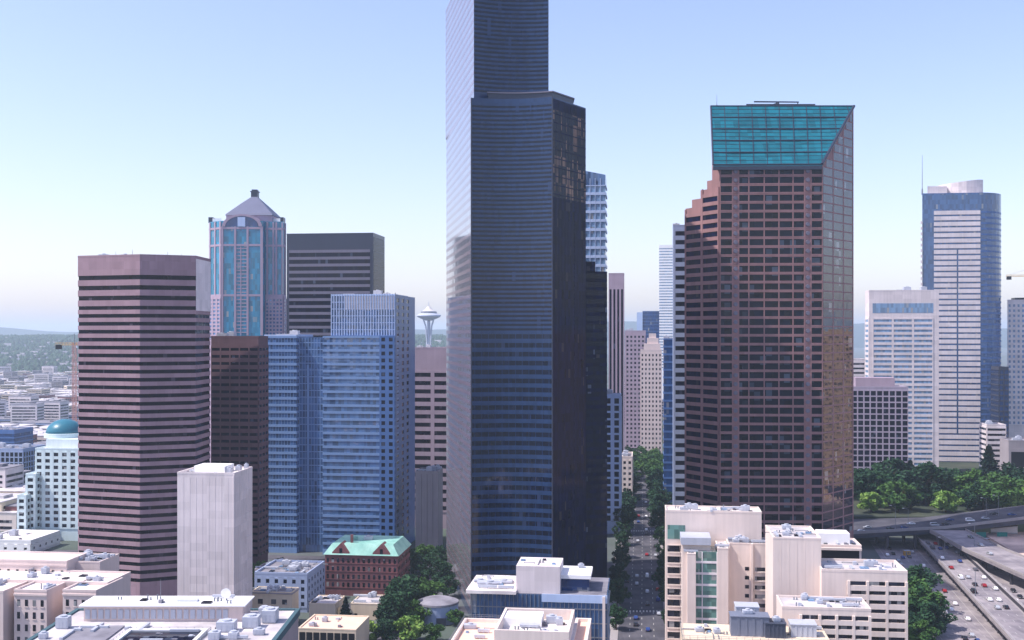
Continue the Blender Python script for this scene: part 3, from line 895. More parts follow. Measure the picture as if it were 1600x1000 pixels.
# 10 slender ribbed tower and the one in front of it
pl = gbox(951, 975, 800, 12)
t = bldg('ribbed_tower', 'slender tower of pale vertical ribs under a blank mauve crown', 'tower', pl)
m = MB(); m.prism(off(pl, -.3), 0, Z(450, 800)); m.build('curtain_wall', 'navy_glass', t)
m = MB(); m.prism(pl, Z(452, 800), Z(428, 800))
for e, nb in ((0, 4), (1, 6)):
    for k in range(nb + 1):
        w_ = .06 if e == 0 else .08
        m.bar(lerp(pl[e], pl[e + 1], max(0, k / nb - w_)), lerp(pl[e], pl[e + 1], min(1, k / nb + w_)), -.35, .02, 0, Z(452, 800))
m.build('wall', 'mauve_concrete', t)
roof(t, pl, Z(428, 800), 'grey_roof', .6, .5, 'mauve_concrete', 0)
pl = gbox(944, 970, 660, 10)
grid_tower('white_frame_tower', 'narrow white framed tower with stacked dark windows at the street edge', pl, Z(618, 660), (0, 1), 4.4, 5, 'pale_blue_metal', 'navy_glass', zv=4, ww=.55, wh=.72, proud=.4, crown=1, units=1)
pl = gbox(972, 988, 760, 30)
grid_tower('pink_block', 'low pinkish building on the left side of the avenue', pl, Z(715, 760), (0, 1), 3.8, 3, 'warm_white', 'window_glass', zv=2, ww=.5, wh=.5, cat='building', units=2)
# 11 the older towers at the end of the avenue
pl = gbox(976, 1009, 1060, 18)
grid_tower('beige_tower', 'greyish beige older tower left at the end of the avenue', pl, Z(518, 1060), (0, 1), 4.2, 3.4, 'mauve_concrete', 'window_glass', zv=10, ww=.5, wh=.5, crown=3, units=2, margin=.04)
pl = gbox(1001, 1034, 1000, 16)
root = grid_tower('stepped_tower', 'pale stepped stone tower at the end of the avenue', pl, Z(548, 1000), (0, 3), 4.2, 3.0, 'court_stone', 'window_glass', zv=10, ww=.45, wh=.5, crown=2, units=0)
for k, (a, b, y) in enumerate(((1006, 1032, 537), (1011, 1029, 528), (1014, 1025, 521))):
    m = MB(); m.prism(gbox(a, b, 1002 + k, 12 - 2 * k), Z(548 if k == 0 else (537, 537, 528)[k], 1000), Z(y, 1000)); m.build('setback', 'court_stone', root)
pl = gbox(1004, 1030, 1500, 20)
t = bldg('small_blue_tower', 'small teal blue glass block in the gap over the avenue', 'tower', pl)
m = MB(); m.prism(pl, 0, Z(486, 1500)); m.build('curtain_wall', 'deep_blue_glass', t)
m = MB()
for k in range(12): m.bar(pl[0], pl[1], -.02, .15, Z(486, 1500) - 1 - k * 4.5, Z(486, 1500) - .5 - k * 4.5)
m.build('spandrel', 'mid_blue_metal', t)
m = MB(); m.prism(gbox(995, 1004, 1500, 22), 0, Z(488, 1500)); m.build('service_core', 'pale_blue_metal', t)
pl = gbox(1030, 1054, 1750, 20)
t = bldg('pale_slab_tower', 'pale hazy slab tower far behind the teal crowned tower', 'tower', pl)
wall = MB(); bands = []
band_floors(wall, bands, pl, 0, 60, Z(383, 1750), 4.5, .62, .2, 5)
wall.build('wall', 'white_paint', t); emit(t, bands, 'window_band', 'pale_blue_glass')
pl = gbox(1037, 1056, 740, 15)
t = bldg('blue_slot_tower', 'narrow dark blue glass tower in the slot beside the avenue', 'tower', pl)
wall = MB(); bands = []
band_floors(wall, bands, pl, 0, 4, Z(530, 740), 5.2, .25, .2, .5)
wall.build('wall', 'mid_blue_metal', t); emit(t, bands, 'window_band', 'deep_blue_glass')
roof(t, pl, Z(530, 740), 'grey_roof', .5, .5, 'mid_blue_metal', 1)
pl = gbox(1052, 1074, 620, 14)
t = bldg('slim_striped_tower', 'slim grey blue tower with stacked dark windows against the teal crowned tower', 'tower', pl)
wall = MB(); wall.prism(pl, 0, Z(353, 620)); wins = []
face_grid(wall, wins, pl[0], pl[1], 10, Z(358, 620), 1, 34, .7, .5, .3)
wall.build('wall', 'blue_grey_wall', t); emit(t, wsort(wins), 'window', 'navy_glass')
roof(t, pl, Z(353, 620), 'grey_roof', .6, .5, 'blue_grey_wall', 1)

# 12 brown granite tower with the sloped teal crown
D0 = 540
t = thing('teal_crowned_tower', 'brown granite tower with stepped left side and a sloped teal glass crown', 'tower', (*P(1205, 560), 0))
p0, p1 = P(1125, D0), P(1285, D0 - 2)
pr = P(1333, 563)
zf = Z(258, D0); zk = Z(166, 564)
wall = MB(); wins = []; swins = []
back = [(pr[0] - 2, 600), (X(1113, 565), 600)]
body = [p0, p1, pr] + back + [P(1111, 565)]
wall.prism([p0, p1, pr, (pr[0] - 2, 600), P(1115, 600), P(1112.5, 564)], 0, [zf - .4, zf - .4, zk - .4, zk - .4, zk - .4, zk - .4])
zlow = Z(842, D0); nf = 42; fh = (zf - 1 - zlow) / nf
# front bays
edges_px = [1125, 1144.5, 1154, 1170, 1194, 1217, 1239, 1257, 1267, 1285]
Lf = 160.0
for i in range(nf + 1):
    z = zlow + i * fh
    wall.bar(p0, p1, -.05, .45, z - .62, z - .16)
    wall.bar(p0, p1, -.05, .45, z + .16, z + .66)
    wall.bar(p0, p1, -.05, .30, z - .2, z + .2)
for k, e in enumerate(edges_px):
    a = lerp(p0, p1, max(0, (e - 1125 - .9) / Lf)); b = lerp(p0, p1, min(1, (e - 1125 + .9) / Lf))
    wall.bar(a, b, -.05, .52, 0, zf - 1)
orn = MB()
for a_, b_ in ((1144.5, 1154), (1257, 1267)):
    for i in range(nf):
        z = zlow + i * fh
        c = lerp(p0, p1, ((a_ + b_) / 2 - 1125) / Lf)
        orn.tube((c[0], c[1] - .1, z + fh / 2), (c[0], c[1] - .75, z + fh / 2), 1.15, 1.0, 10)
    wall.bar(lerp(p0, p1, (a_ - 1125) / Lf), lerp(p0, p1, (b_ - 1125) / Lf), -.05, .3, 0, zf - 1)
for i in range(nf):
    z = zlow + i * fh
    for a_, b_ in zip(edges_px[:-1], edges_px[1:]):
        if b_ - a_ < 11: continue
        w_ = MB(); w_.bar(lerp(p0, p1, (a_ - 1125) / Lf), lerp(p0, p1, (b_ - 1125) / Lf), 0, .06, z + .6, z + fh - .56); wins.append(w_)
# right chamfer: flush dark glass with thin stone lines
for i in range(nf + 8):
    z = zlow + i * fh
    umin = 0 if z + fh < zf else (z + fh - zf) / (zk - zf)
    if umin > .93: break
    a = lerp(p1, pr, min(.98, umin))
    wall.bar(a, pr, -.05, .16, z - .3, z + .35)
    for j in range(3):
        u0, u1 = j / 3 + .02, (j + 1) / 3 - .02
        if u0 < umin: 
            if u1 < umin + .1: continue
            u0 = umin + .02
        w_ = MB(); w_.bar(lerp(p1, pr, u0), lerp(p1, pr, u1), 0, .1, z + .34, z + fh - .29); swins.append(w_)
for u in (1 / 3, 2 / 3): wall.bar(lerp(p1, pr, u - .015), lerp(p1, pr, u + .015), -.05, .18, 0, zf + (zk - zf) * u - 1)
wall.bar(lerp(p1, pr, .97), pr, -.05, .22, 0, zk - 2)
# stepped left flank
sx = [1125, 1114, 1104.8, 1094.6, 1081.2, 1071]
sy = [258, 281, 295.6, 310, 324]
def sD(px): return D0 + (1125 - px) / 54 * 22
steps = MB(); stw = []
for k in range(5):
    b_, a_ = P(sx[k], sD(sx[k])), P(sx[k + 1], sD(sx[k + 1]))
    ztop = Z(sy[k], D0 + 4 * k)
    dn = (.9, .6)
    steps.prism([a_, b_, (b_[0] + 16, b_[1] + 30), (a_[0] + 12, a_[1] + 36)], 0, ztop)
    n_ = int((ztop - 1 - zlow) / fh)
aL, bL = P(1071, sD(1071)), P(1125, sD(1125))
for (pa, pb, k0) in ((1071, 1097.5, 3), (1097.5, 1124, 1)):
    a_, b_ = P(pa, sD(pa)), P(pb, sD(pb))
    ztop = Z(sy[4] if k0 == 3 else sy[2], D0 + 10)
    n_ = int((ztop - zlow) / fh)
    for i in range(n_ + 1):
        z = zlow + i * fh
        steps.bar(a_, b_, -.05, .5, z - .9, z + .95)
        if i < n_:
            w_ = MB(); w_.bar(lerp(a_, b_, .06), lerp(a_, b_, .94), 0, .08, z + .9, z + fh - .85); stw.append(w_)
    for u in (0.03, .97): steps.bar(lerp(a_, b_, u - .03), lerp(a_, b_, u + .03), -.05, .58, 0, ztop)
wall.build('wall', 'rose_granite', t); orn.build('round_ornament', 'grey_spandrel', t)
steps.build('stepped_wing', 'rose_granite', t)
emit(t, wsort(stw), 'wing_window', 'dark_side_glass')
emit(t, wsort(wins), 'window', 'muni_glass')
emit(t, wsort(swins), 'side_window', 'muni_side_glass')
# sloped crown
q00, q10 = P(1114, D0 - 1.2), P(1284.5, D0 - 3.2)
q11, q01 = P(1334.5, 563.5), P(1110.5, 563.5)
m = MB()
i = 0
def V3(p, z): return (p[0], p[1], z)
topf = [V3(q00, zf), V3(q10, zf), V3(q11, zk), V3(q01, zk)]
botf = [V3(q00, zf - 1.0), V3(q10, zf - 1.0), V3(q11, zk - 1.0), V3(q01, zk - 1.0)]
m.v = topf + botf
m.f = [[0, 1, 2, 3], [7, 6, 5, 4], [0, 4, 5, 1], [1, 5, 6, 2], [2, 6, 7, 3], [3, 7, 4, 0]]
m.build('sloped_glazing', 'bright_teal_glass', t)
m = MB()
def bil(u, v):
    lo_ = Vector(topf[0]).lerp(Vector(topf[1]), u); hi = Vector(topf[3]).lerp(Vector(topf[2]), u)
    return lo_.lerp(hi, v)
n_ = (Vector(topf[1]) - Vector(topf[0])).cross(Vector(topf[3]) - Vector(topf[0])).normalized()
for k in range(11):       # vertical glazing bars: parallel, cut by the slanted right edge
    px = 1114 + (1284.5 - 1114) * k / 8
    lo_ = Vector(topf[0]).lerp(Vector(topf[1]), min(1, k / 8))
    if k <= 8:
        a = bil(k / 8, 0); b = Vector(topf[3]).lerp(Vector(topf[2]), k / 8 * (1284.5 - 1114) / (1334.5 - 1110.5) + .0)
    else:
        u = (k - 8) * .11 ; v = [0, .45, .85][k - 8]
        a = Vector(topf[1]).lerp(Vector(topf[2]), v); b = Vector(topf[3]).lerp(Vector(topf[2]), .761 + (k - 8) * .095)
    m.tube(a + n_ * .05, b + n_ * .05, .16, .16, 6)
for k in range(5):
    for f_ in (.35, .7):
        a, b = bil(0, (k + f_) / 5), bil(1, (k + f_) / 5)
        m.tube(a + n_ * .03, b + n_ * .03, .09, .09, 5)
for k in range(6):
    a, b = bil(0, k / 5), bil(1, k / 5)
    m.tube(a + n_ * .08, b + n_ * .08, .34, .34, 6)
m.tube(Vector(topf[1]) + n_ * .1, Vector(topf[2]) + n_ * .1, .7, .7, 8)
m.tube(Vector(topf[0]) + n_ * .1, Vector(topf[3]) + n_ * .1, .4, .4, 8)
m.build('glazing_bar', 'charcoal_metal', t)
m = MB(); m.prism([P(1166, 566), P(1274, 566), P(1274, 574), P(1166, 574)], zk - .5, zk + 1.6); m.build('plant_deck', 'charcoal_metal', t)
m = MB()
cr = P(1215, 570)
m.tube((cr[0], cr[1], zk + 1.6), (cr[0], cr[1], zk + 3.2), 1.0, .8, 8)
m.tube((X(1178, 570), 570, zk + 3.6), (X(1248, 570), 570, zk + 3.4), .4, .35, 8)
m.tube((cr[0] - 4, 570, zk + 1.6), (cr[0] + 1, 570, zk + 3.4), .2, .2, 6)
m.tube((X(1247, 570), 570, zk + 3.4), (X(1246, 570), 570, zk + 2.0), .25, .25, 6)
m.build('window_cleaning_crane', 'charcoal_metal', t)
antenna(t, X(1120, 564), 564, zk, 6, .15)
m = MB(); m.bar(q00, q10, -.8, .2, zf - 2.6, zf - 1.0); m.build('crown_soffit', 'charcoal_metal', t)

# a warm stone tower just past the right edge: the brown tower's right face mirrors it
pl = [(352, 590), (400, 590), (400, 640), (352, 640)]
grid_tower('tan_tower', 'warm tan stone tower just past the right edge, seen mirrored in the brown granite tower', pl, 122, (0, 3), 3.8, 4.2, 'tan_stone', 'window_glass', zv=14, ww=.5, wh=.5, crown=3, z0=6, units=2)
# 13 dark gridded block
pl = gbox(1330, 1419, 760, 25)
root = grid_tower('dark_grid_block', 'dark office block with white vertical lines behind the trees', pl, Z(606, 760), (0, 3), 4.1, 4.4, 'grid_mullion', 'navy_glass', zv=14, ww=.8, wh=.78, proud=.4, crown=1.6, z0=11, units=0)
m = MB(); m.prism(gbox(1337, 1398, 766, 14), Z(606, 760), Z(590, 766)); m.build('penthouse', 'mauve_concrete', root)

# 14 white banded block
pl = gbox(1358, 1467, 850, 15)
t = bldg('white_banded_tower', 'white office tower with pale blue window rows and a teal strip near its top', 'tower', pl, 11)
wall = MB(); wall.prism(pl, 11, Z(455, 850)); wins = []
p, q = lerp(pl[0], pl[1], .05), lerp(pl[0], pl[1], .92)
face_grid(wall, wins, p, q, 14, Z(497, 850), 3, 30, .9, .5, .3)
face_grid(wall, wins, pl[3], pl[0], 14, Z(497, 850), 1, 30, .8, .5, .25)
wall.build('wall', 'white_concrete', t); emit(t, wsort(wins), 'window_row', 'pale_blue_glass')
m = MB(); m.bar(p, q, 0, .1, Z(489, 850), Z(474, 850)); m.build('teal_strip', 'pale_blue_glass', t)
roof(t, pl, Z(455, 850), 'light_roof', .8, .5, 'white_concrete', 2, 5, 1.4)

# 15 tall striped tower at right
D0 = 930
t = thing('curved_corner_tower', 'tall blue glass tower striped white with a rounded right corner and white drum top', 'tower', (*P(1500, 950), 11))
fl_, fr_ = P(1441, 934), P(1533, 928)
cor = []
for k in range(0, 9):
    a = math.pi / 2 * k / 8
    cor.append((fr_[0] + 26 * math.sin(a), fr_[1] + 26 * (1 - math.cos(a))))
pl = [fl_] + cor + [(cor[-1][0], 985), P(1444, 985)]
zt = Z(302, D0)
m = MB(); m.prism(pl, 11, zt); m.build('curtain_wall', 'steel_blue_glass', t)
wall = MB(); bands = []
p, q = lerp(fl_, fr_, .20), lerp(fl_, fr_, .985)
z = Z(329, D0); k = 0
while z > 15:
    segs = ((0, 1),) if (k < 7 or z < 38) else ((0, .49), (.53, 1))
    for a, b in segs:
        wall.bar(lerp(p, q, a), lerp(p, q, b), -.02, .4, z - 3.3, z)
    z -= 4.75; k += 1
wall.build('spandrel', 'white_concrete', t)
m = MB()
for k in range(42):
    zz_ = Z(330, D0) - k * 4.75
    for e in range(1, 9): m.bar(pl[e], pl[e + 1], -.02, .12, zz_ - 1.6, zz_)
m.build('corner_spandrel', 'mid_blue_metal', t)
m = MB()
for k in range(28):
    m.bar(pl[8], pl[9], 0, .3, Z(395, D0) - k * 4.75 - 2.6, Z(395, D0) - k * 4.75)
for k in range(36): m.bar(lerp(fl_, fr_, -.03), lerp(fl_, fr_, .0), .2, .8, Z(345, D0) - k * 4.75 - 2.4, Z(345, D0) - k * 4.75)
m.build('balcony', 'white_concrete', t)
m = MB()
dc = (X(1518, D0), D0 + 30)
prof = []
N = 20
i = 0
ring0 = [(dc[0] + 21 * math.cos(2 * math.pi * k / N), dc[1] + 20 * math.sin(2 * math.pi * k / N)) for k in range(N)]
m.prism(ring0, zt, [Z(280, D0) + (p[0] - dc[0]) * .13 for p in ring0]); m.build('drum_top', 'white_concrete', t)
m = MB(); m.prism([P(1449, D0 + 8), P(1480, D0 + 8), P(1480, D0 + 36), P(1452, D0 + 36)], zt, Z(289, D0)); m.build('penthouse', 'white_concrete', t)
antenna(t, X(1441, 940), 940, zt, 34, .35)
roof(t, pl, zt, 'light_roof', .4, .5, 'mid_blue_metal', 0)

# 16 right edge
pl = [P(1574, 950), P(1665, 944), P(1655, 975), P(1577, 975)]
root = grid_tower('pale_edge_tower', 'pale gridded tower at the right edge of the photo', pl, Z(470, 950), (0,), 4.4, 3.6, 'white_concrete', 'pale_blue_glass', zv=40, ww=.5, wh=.5, crown=2, z0=11, units=1)
m = MB(); m.prism(gbox(1586, 1600, 953, 10), Z(470, 950) + .15, Z(465, 950)); m.build('penthouse', 'navy_glass', root)
pl = gbox(1561, 1576, 880, 20)
grid_tower('dark_slot_tower', 'slim dark glass building wedged against the pale edge tower', pl, Z(575, 880), (0, 3), 4.2, 3, 'charcoal_metal', 'deep_blue_glass', zv=16, ww=.8, wh=.7, crown=1, z0=11, units=0)
pl = gbox(1542, 1572, 840, 18)
grid_tower('striped_low_block', 'low white striped block right of the tall curved tower', pl, Z(665, 840), (0, 3), 4.0, 14, 'white_concrete', 'window_glass', zv=16, ww=.95, wh=.45, crown=1, z0=11, cat='building', units=2)
pl = gbox(1576, 1650, 800, 20)
grid_tower('grey_podium', 'grey concrete podium with a large dark opening at the right edge', pl, Z(690, 800), (0,), 16, 16, 'grey_concrete', 'dark_void', zv=16, ww=.8, wh=.7, crown=5, z0=11, cat='building', units=2)
# white block seen in the gap beside the teal crowned tower
pl = gbox(1325, 1352, 1100, 20)
grid_tower('gap_block', 'white stepped block glimpsed in the gap right of the teal crowned tower', pl, Z(562, 1100), (0,), 4.5, 12, 'white_concrete', 'window_glass', zv=60, ww=.9, wh=.4, crown=2, z0=11, cat='building', units=1)

# 17 dome building at left
D0 = 640
t = thing('domed_building', 'pale teal stone building with square windows and a dark teal dome', 'building', (*P(90, 655), 0))
wall = MB(); wins = []
for (a, b, d, y, dp) in ((55, 134, 640, 702, 30), (40, 56, 636, 742, 25), (27, 41, 632, 775, 22)):
    pl = gbox(a, b, d, dp); zt = Z(y, d)
    wall.prism(pl, 0, zt)
    nf = int((zt - 1 - 4) / 3.75)
    face_grid(wall, wins, pl[0], pl[1], zt - 1 - nf * 3.75, zt - 1, max(1, round((b - a) / 13)), nf, .55, .55, .3)
    face_grid(wall, wins, pl[1], pl[2], zt - 1 - nf * 3.75, zt - 1, 5, nf, .55, .55, .3)
    roof(t, pl, zt, 'white_roof', .8, .5, 'pale_teal_stone', 0)
pu = gbox(72, 134, 646, 24); wall.prism(pu, Z(702, 640), Z(686, 646))
wall.build('wall', 'pale_teal_stone', t); emit(t, wsort(wins), 'window', 'window_glass')
dc = (X(101, 660), 660)
m = MB(); m.lathe(dc[0], dc[1], [(11.5, Z(686, 646)), (11.5, Z(686, 646) + 2.5), (11, Z(686, 646) + 2.6)], 28); m.build('drum', 'pale_teal_stone', t)
m = MB(); zb_ = Z(686, 646) + 2.5
m.lathe(dc[0], dc[1], [(10.6 * math.cos(a), zb_ + 8.2 * math.sin(a)) for a in [math.pi / 2 * k / 8 for k in range(8)]] + [(.3, zb_ + 8.2)], 28); m.build('dome', 'dome_teal', t, True)
pl = gbox(-30, 48, 600, 30)
grid_tower('white_annex', 'plain white low annex below the domed building', pl, Z(845, 600), (0, 1), 4.5, 6, 'white_paint', 'window_glass', zv=2, ww=.3, wh=.3, crown=1.5, cat='building', units=2, rmat='white_roof')
# far-left glass blocks
pl = gbox(-40, 22, 960, 30)
t = bldg('blue_roof_block', 'dark blue glass block at the left edge, farther of two', 'building', pl)
wall = MB(); bands = []
band_floors(wall, bands, pl, 0, 3, Z(672, 960), 4, .3, .2, 3); wall.build('wall', 'mid_blue_metal', t); emit(t, bands, 'window_band', 'deep_blue_glass')
roof(t, pl, Z(672, 960), 'grey_roof', .6, .5, 'mid_blue_metal', 2)
pl = gbox(-40, 36, 820, 30)
grid_tower('dark_fin_block', 'dark grey blue block with pale vertical lines at the left edge, nearer of two', pl, Z(702, 820), (0, 1), 4.0, 3.4, 'blue_grey_wall', 'navy_glass', zv=3, ww=.75, wh=.8, crown=1.5, cat='building', units=5)

# ---------------------------------------------------------------- foreground blocks
# old court building, bottom left
t = thing('court_building', 'pale stone court building with two windowed wings at lower left', 'building', (*P(60, 365), 0))
wall = MB(); wins = []
zr = Z(924, 345)
for a, b, d in ((22, 73, 10), (98, 150, 14)):
    pl = gbox(a, b, 345, d + 4)
    wall.prism(pl, 0, zr)
    wall.bar(lerp(pl[0], pl[1], -.01), lerp(pl[0], pl[1], 1.01), 0, .3, zr - 1.2, zr - .6)
    p, q = pl[0], pl[1]
    for i in range(7):
        for j in range(4):
            w_ = MB(); u = .14 + .24 * j
            z = zr - 4.6 - i * 3.9
            w_.bar(lerp(p, q, u - .045), lerp(p, q, u + .045), .0, .07, z, z + 2.1); wins.append(w_)
            wall.bar(lerp(p, q, u - .06), lerp(p, q, u + .06), -.02, .18, z - .3, z)
    roof(t, pl, zr, 'white_roof', .7, .5, 'court_stone', 1, a, .8)
for a, b, d in ((-90, 5, 345),):
    pl = gbox(a, b, d, 14); wall.prism(pl, 0, zr)
    roof(t, pl, zr, 'white_roof', .7, .5, 'court_stone', 1, 5, .8)
    for j in range(5):
        w_ = MB(); w_.bar(lerp(pl[0], pl[1], .1 + .2 * j - .04), lerp(pl[0], pl[1], .1 + .2 * j + .04), 0, .07, zr - 4.6, zr - 2.5); wins.append(w_)
pl = gbox(-90, 168, 359.5, 16); wall.prism(pl, 0, zr + .3)
roof(t, pl, zr + .3, 'white_roof', .8, .5, 'court_stone', 3, 9, .9)
pu = gbox(-90, 104, 376, 14); zu = Z(874, 376)
wall.prism(pu, zr - 3, zu); wall.bar(lerp(pu[0], pu[1], 0), lerp(pu[0], pu[1], 1), 0, .25, zu - 1.3, zu - .8)
pu2 = gbox(104.5, 156, 377, 14); wall.prism(pu2, zr - 3, Z(880, 376))
for k, (pp, n_) in enumerate(((pu, 14), (pu2, 5))):
    for j in range(n_):
        w_ = MB(); u = (j + .5) / n_
        w_.bar(lerp(pp[0], pp[1], u - .13 / n_), lerp(pp[0], pp[1], u + .13 / n_), 0, .07, (zu if k == 0 else Z(880, 376)) - 4.1, (zu if k == 0 else Z(880, 376)) - 2.7); wins.append(w_)
wall.build('wall', 'court_stone', t); emit(t, wsort(wins), 'window', 'window_glass')
roof(t, pu, zu, 'white_roof', .6, .5, 'court_stone', 0); roof(t, pu2, Z(880, 376), 'grey_roof', .6, .4, 'court_stone', 6, 3, .7)

# white windowless tower
pl = gbox(277, 366, 430, 20)
t = bldg('windowless_white_tower', 'tall windowless white concrete tower standing before the striped tower', 'tower', pl)
zt = Z(741, 430)
m = MB(); m.prism(pl, 0, zt)
for k in range(1, 9):
    for e in (0, 1):
        u = k / 9
        m.bar(lerp(pl[e], pl[e + 1], u - .004), lerp(pl[e], pl[e + 1], u + .004), -.01, .05, 0, zt - 1)
m.bar(lerp(pl[0], pl[1], .985), pl[1], 0, .25, 0, zt); m.bar(pl[1], lerp(pl[1], pl[2], .02), -.01, .25, 0, zt - .01)
for k in range(6): m.bar(lerp(pl[1], pl[2], .62), lerp(pl[1], pl[2], .92), 0, .3, 8 + k * 9.5, 10.5 + k * 9.5)
m.build('wall', 'white_concrete', t)
roof(t, pl, zt, 'white_roof', .9, .5, 'white_concrete', 3, 2, .8, (.6, .95, .2, .9))
m = MB(); m.prism(gbox(303, 351, 434, 10), zt + .15, Z(728, 434)); m.build('penthouse', 'white_paint', t)

# broad white-roofed building at the bottom left
t = thing('white_roof_building', 'broad flat white roofed building along the bottom left edge', 'building', (-97, 300, 0))
zr = 36.7
pl = [(-131, 262), (-64.4, 262), (-64.4, 331), (-131, 331)]
m = MB(); m.prism(pl, 0, zr); m.build('wall', 'grey_concrete', t)
r_ = MB(); r_.prism(off(pl, -.6), zr + .01, zr + .1); r_.build('roof', 'light_roof', t)
m = MB(); m.ring(off(pl, .5), off(pl, -.7), zr - 1.4, zr + .55); m.build('fascia', 'teal_wall', t)
m = MB(); m.prism([(-124, 318), (-78, 318), (-78, 327.5), (-124, 327.5)], zr + .1, zr + 4.6); m.build('penthouse', 'court_stone', t)
m = MB(); m.prism([(-125, 316.8), (-77, 316.8), (-77, 328.5), (-125, 328.5)], zr + 4.6, zr + 5.0); m.build('penthouse_roof', 'white_paint', t)
m = MB()
for k in range(22): m.box((-122.8 + k * 1.9, 317.85, zr + .9), (1.35, .22, 2.7))
m.build('louvre', 'unit_metal', t)
m = MB(); m.prism([(-106, 280), (-86, 280), (-86, 306), (-106, 306)], zr + .1, zr + .5); m.build('courtyard_glazing', 'navy_glass', t)
m = MB(); m.ring([(-107, 279), (-85, 279), (-85, 307), (-107, 307)], [(-106, 280), (-86, 280), (-86, 306), (-106, 306)], zr + .1, zr + 1.0); m.build('courtyard_kerb', 'white_paint', t)
m = MB(); m.prism([(-122, 296), (-110, 296), (-110, 312), (-122, 312)], zr + .1, zr + .55); m.build('roof_hatch', 'grey_roof', t)
rnd = random.Random(5)
for c, sz in (((-127, 311), (3.4, 3, 3)), ((-80, 308), (5, 4, 2.6)), ((-74, 312), (4.4, 4, 3)), ((-70, 318), (4, 5, 3.4)), ((-73, 324), (3, 3, 2.4)), ((-81, 299), (3, 2.5, 2)), ((-76, 300), (2.5, 2.5, 1.6)), ((-118, 290), (4, 3, 1.4)), ((-128, 300), (2, 2, 1.4)), ((-70, 304), (3, 2, 1.4))):
    unit(t, c, zr + .1, sz)
clutter(t, [(-129, 266), (-66, 266), (-66, 317), (-129, 317)], zr + .1, 34, 77)
clutter(t, [(-124, 318), (-78, 318), (-78, 327), (-124, 327)], zr + 5.0, 10, 78)
railing(t, [(-107.6, 278), (-84.4, 278), (-84.4, 308), (-107.6, 308), (-107.6, 278)], zr + .1)
m = MB(); m.tube((-84, 323, zr + 5.0), (-84, 323, zr + 6.4), .25, .2, 8); m.build('dish_mount', 'steel_grey', t)
m = MB(); m.lathe(0, 0, [(.2, 0), (1.1, .25), (1.5, .7)], 16)
m.v = [(x * 1 - 84, 323 - z * 1.0, zr + 7.2 + y) for x, y, z in m.v]
m.build('satellite_dish', 'white_paint', t)
m = MB(); m.tube((-98, 322, zr + 5.0), (-92, 322, zr + 5.0), .9, .9, 10); m.build('exhaust_duct', 'unit_metal', t)
antenna(t, X(251, 324), 324, zr + 5, 6, .1)

# cream block and blue-white flats
pl = gbox(393, 456, 452, 9)
t = bldg('cream_block', 'small cream building with two dark windows beside the windowless white tower', 'building', pl)
m = MB(); zt = Z(927, 452); m.prism(pl, 0, zt); m.build('wall', 'beige_wall', t)
for u in (.22, .55, .82):
    w_ = MB(); w_.bar(lerp(pl[0], pl[1], u - .06), lerp(pl[0], pl[1], u + .06), 0, .08, zt - 4.2, zt - 2.2); w_.build('window', 'window_glass', t)
m = MB(); m.prism(off(pl, .35), zt, zt + .5); m.build('cornice', 'grey_concrete', t)
roof(t, pl, zt + .5, 'grey_roof', .4, .4, 'beige_wall', 3, 12, .7)
pl = gbox(398, 480, 476, 26)
root = grid_tower('blue_white_flats', 'pale blue grey flats with cluttered roof left of the red brick building', pl, Z(897, 476), (0, 1), 3.2, 4, 'blue_grey_wall', 'navy_glass', zv=1, ww=.4, wh=.55, proud=.2, crown=1.2, cat='building', rmat='grey_roof', units=7, seed=6, su=1.0)
pl = gbox(398, 436, 500, 12)
grid_tower('roof_shed_block', 'grey block with plant boxes on its roof behind the blue grey flats', pl, Z(892, 500), (0, 1), 3.4, 4, 'grey_concrete', 'window_glass', zv=1, ww=.4, wh=.5, crown=1, cat='building', units=3, seed=2)

# red brick building with the copper roof
D0 = 505
pl = gbox(508, 621, D0, 27)
t = bldg('red_brick_building', 'red brick building with a pale green copper roof and two gables', 'building', pl)
ze = Z(866, D0)
wall = MB(); wall.prism(pl, 0, ze); wins = []
for e, nb in ((0, 14), (1, 9)):
    p, q = pl[e], pl[e + 1]
    for i in range(5):
        z = ze - 3.6 - i * 3.7
        if z < 1: continue
        for j in range(nb):
            u = (j + .5) / nb
            w_ = MB(); w_.bar(lerp(p, q, u - .22 / nb), lerp(p, q, u + .22 / nb), 0, .08, z, z + 2.0); wins.append(w_)
        wall.bar(p, q, -.02, .22, z - .45, z - .15)
    wall.bar(p, q, -.02, .4, ze - .7, ze)
g1 = []
for u in (.22, .78):
    a, b, c = lerp(pl[0], pl[1], u - .12), lerp(pl[0], pl[1], u + .12), lerp(pl[0], pl[1], u)
    i = len(wall.v)
    n2 = (-GA.x * .3, -GA.y * .3)
    back_ = (GA.x * 7, GA.y * 7)
    for dx, dy in (n2, back_):
        wall.v += [(a[0] + dx, a[1] + dy, ze), (b[0] + dx, b[1] + dy, ze), (b[0] + dx, b[1] + dy, ze + 1.2), (c[0] + dx, c[1] + dy, ze + 5.4), (a[0] + dx, a[1] + dy, ze + 1.2)]
    wall.f += [[i, i + 1, i + 2, i + 3, i + 4], [i + 9, i + 8, i + 7, i + 6, i + 5]] + [[i + k, i + 5 + k, i + 5 + (k + 1) % 5, i + (k + 1) % 5] for k in range(5)]
    w_ = MB(); w_.bar(lerp(pl[0], pl[1], u - .02), lerp(pl[0], pl[1], u + .02), .3, .38, ze + .8, ze + 3); wins.append(w_)
wall.build('wall', 'red_brick', t); emit(t, wsort(wins), 'window', 'window_glass')
m = MB()
lo_ = off(pl, .7); hi = off(pl, -2.6)
i = len(m.v); m.v += [(p[0], p[1], ze + .02) for p in lo_] + [(p[0], p[1], ze + 4.6) for p in hi]
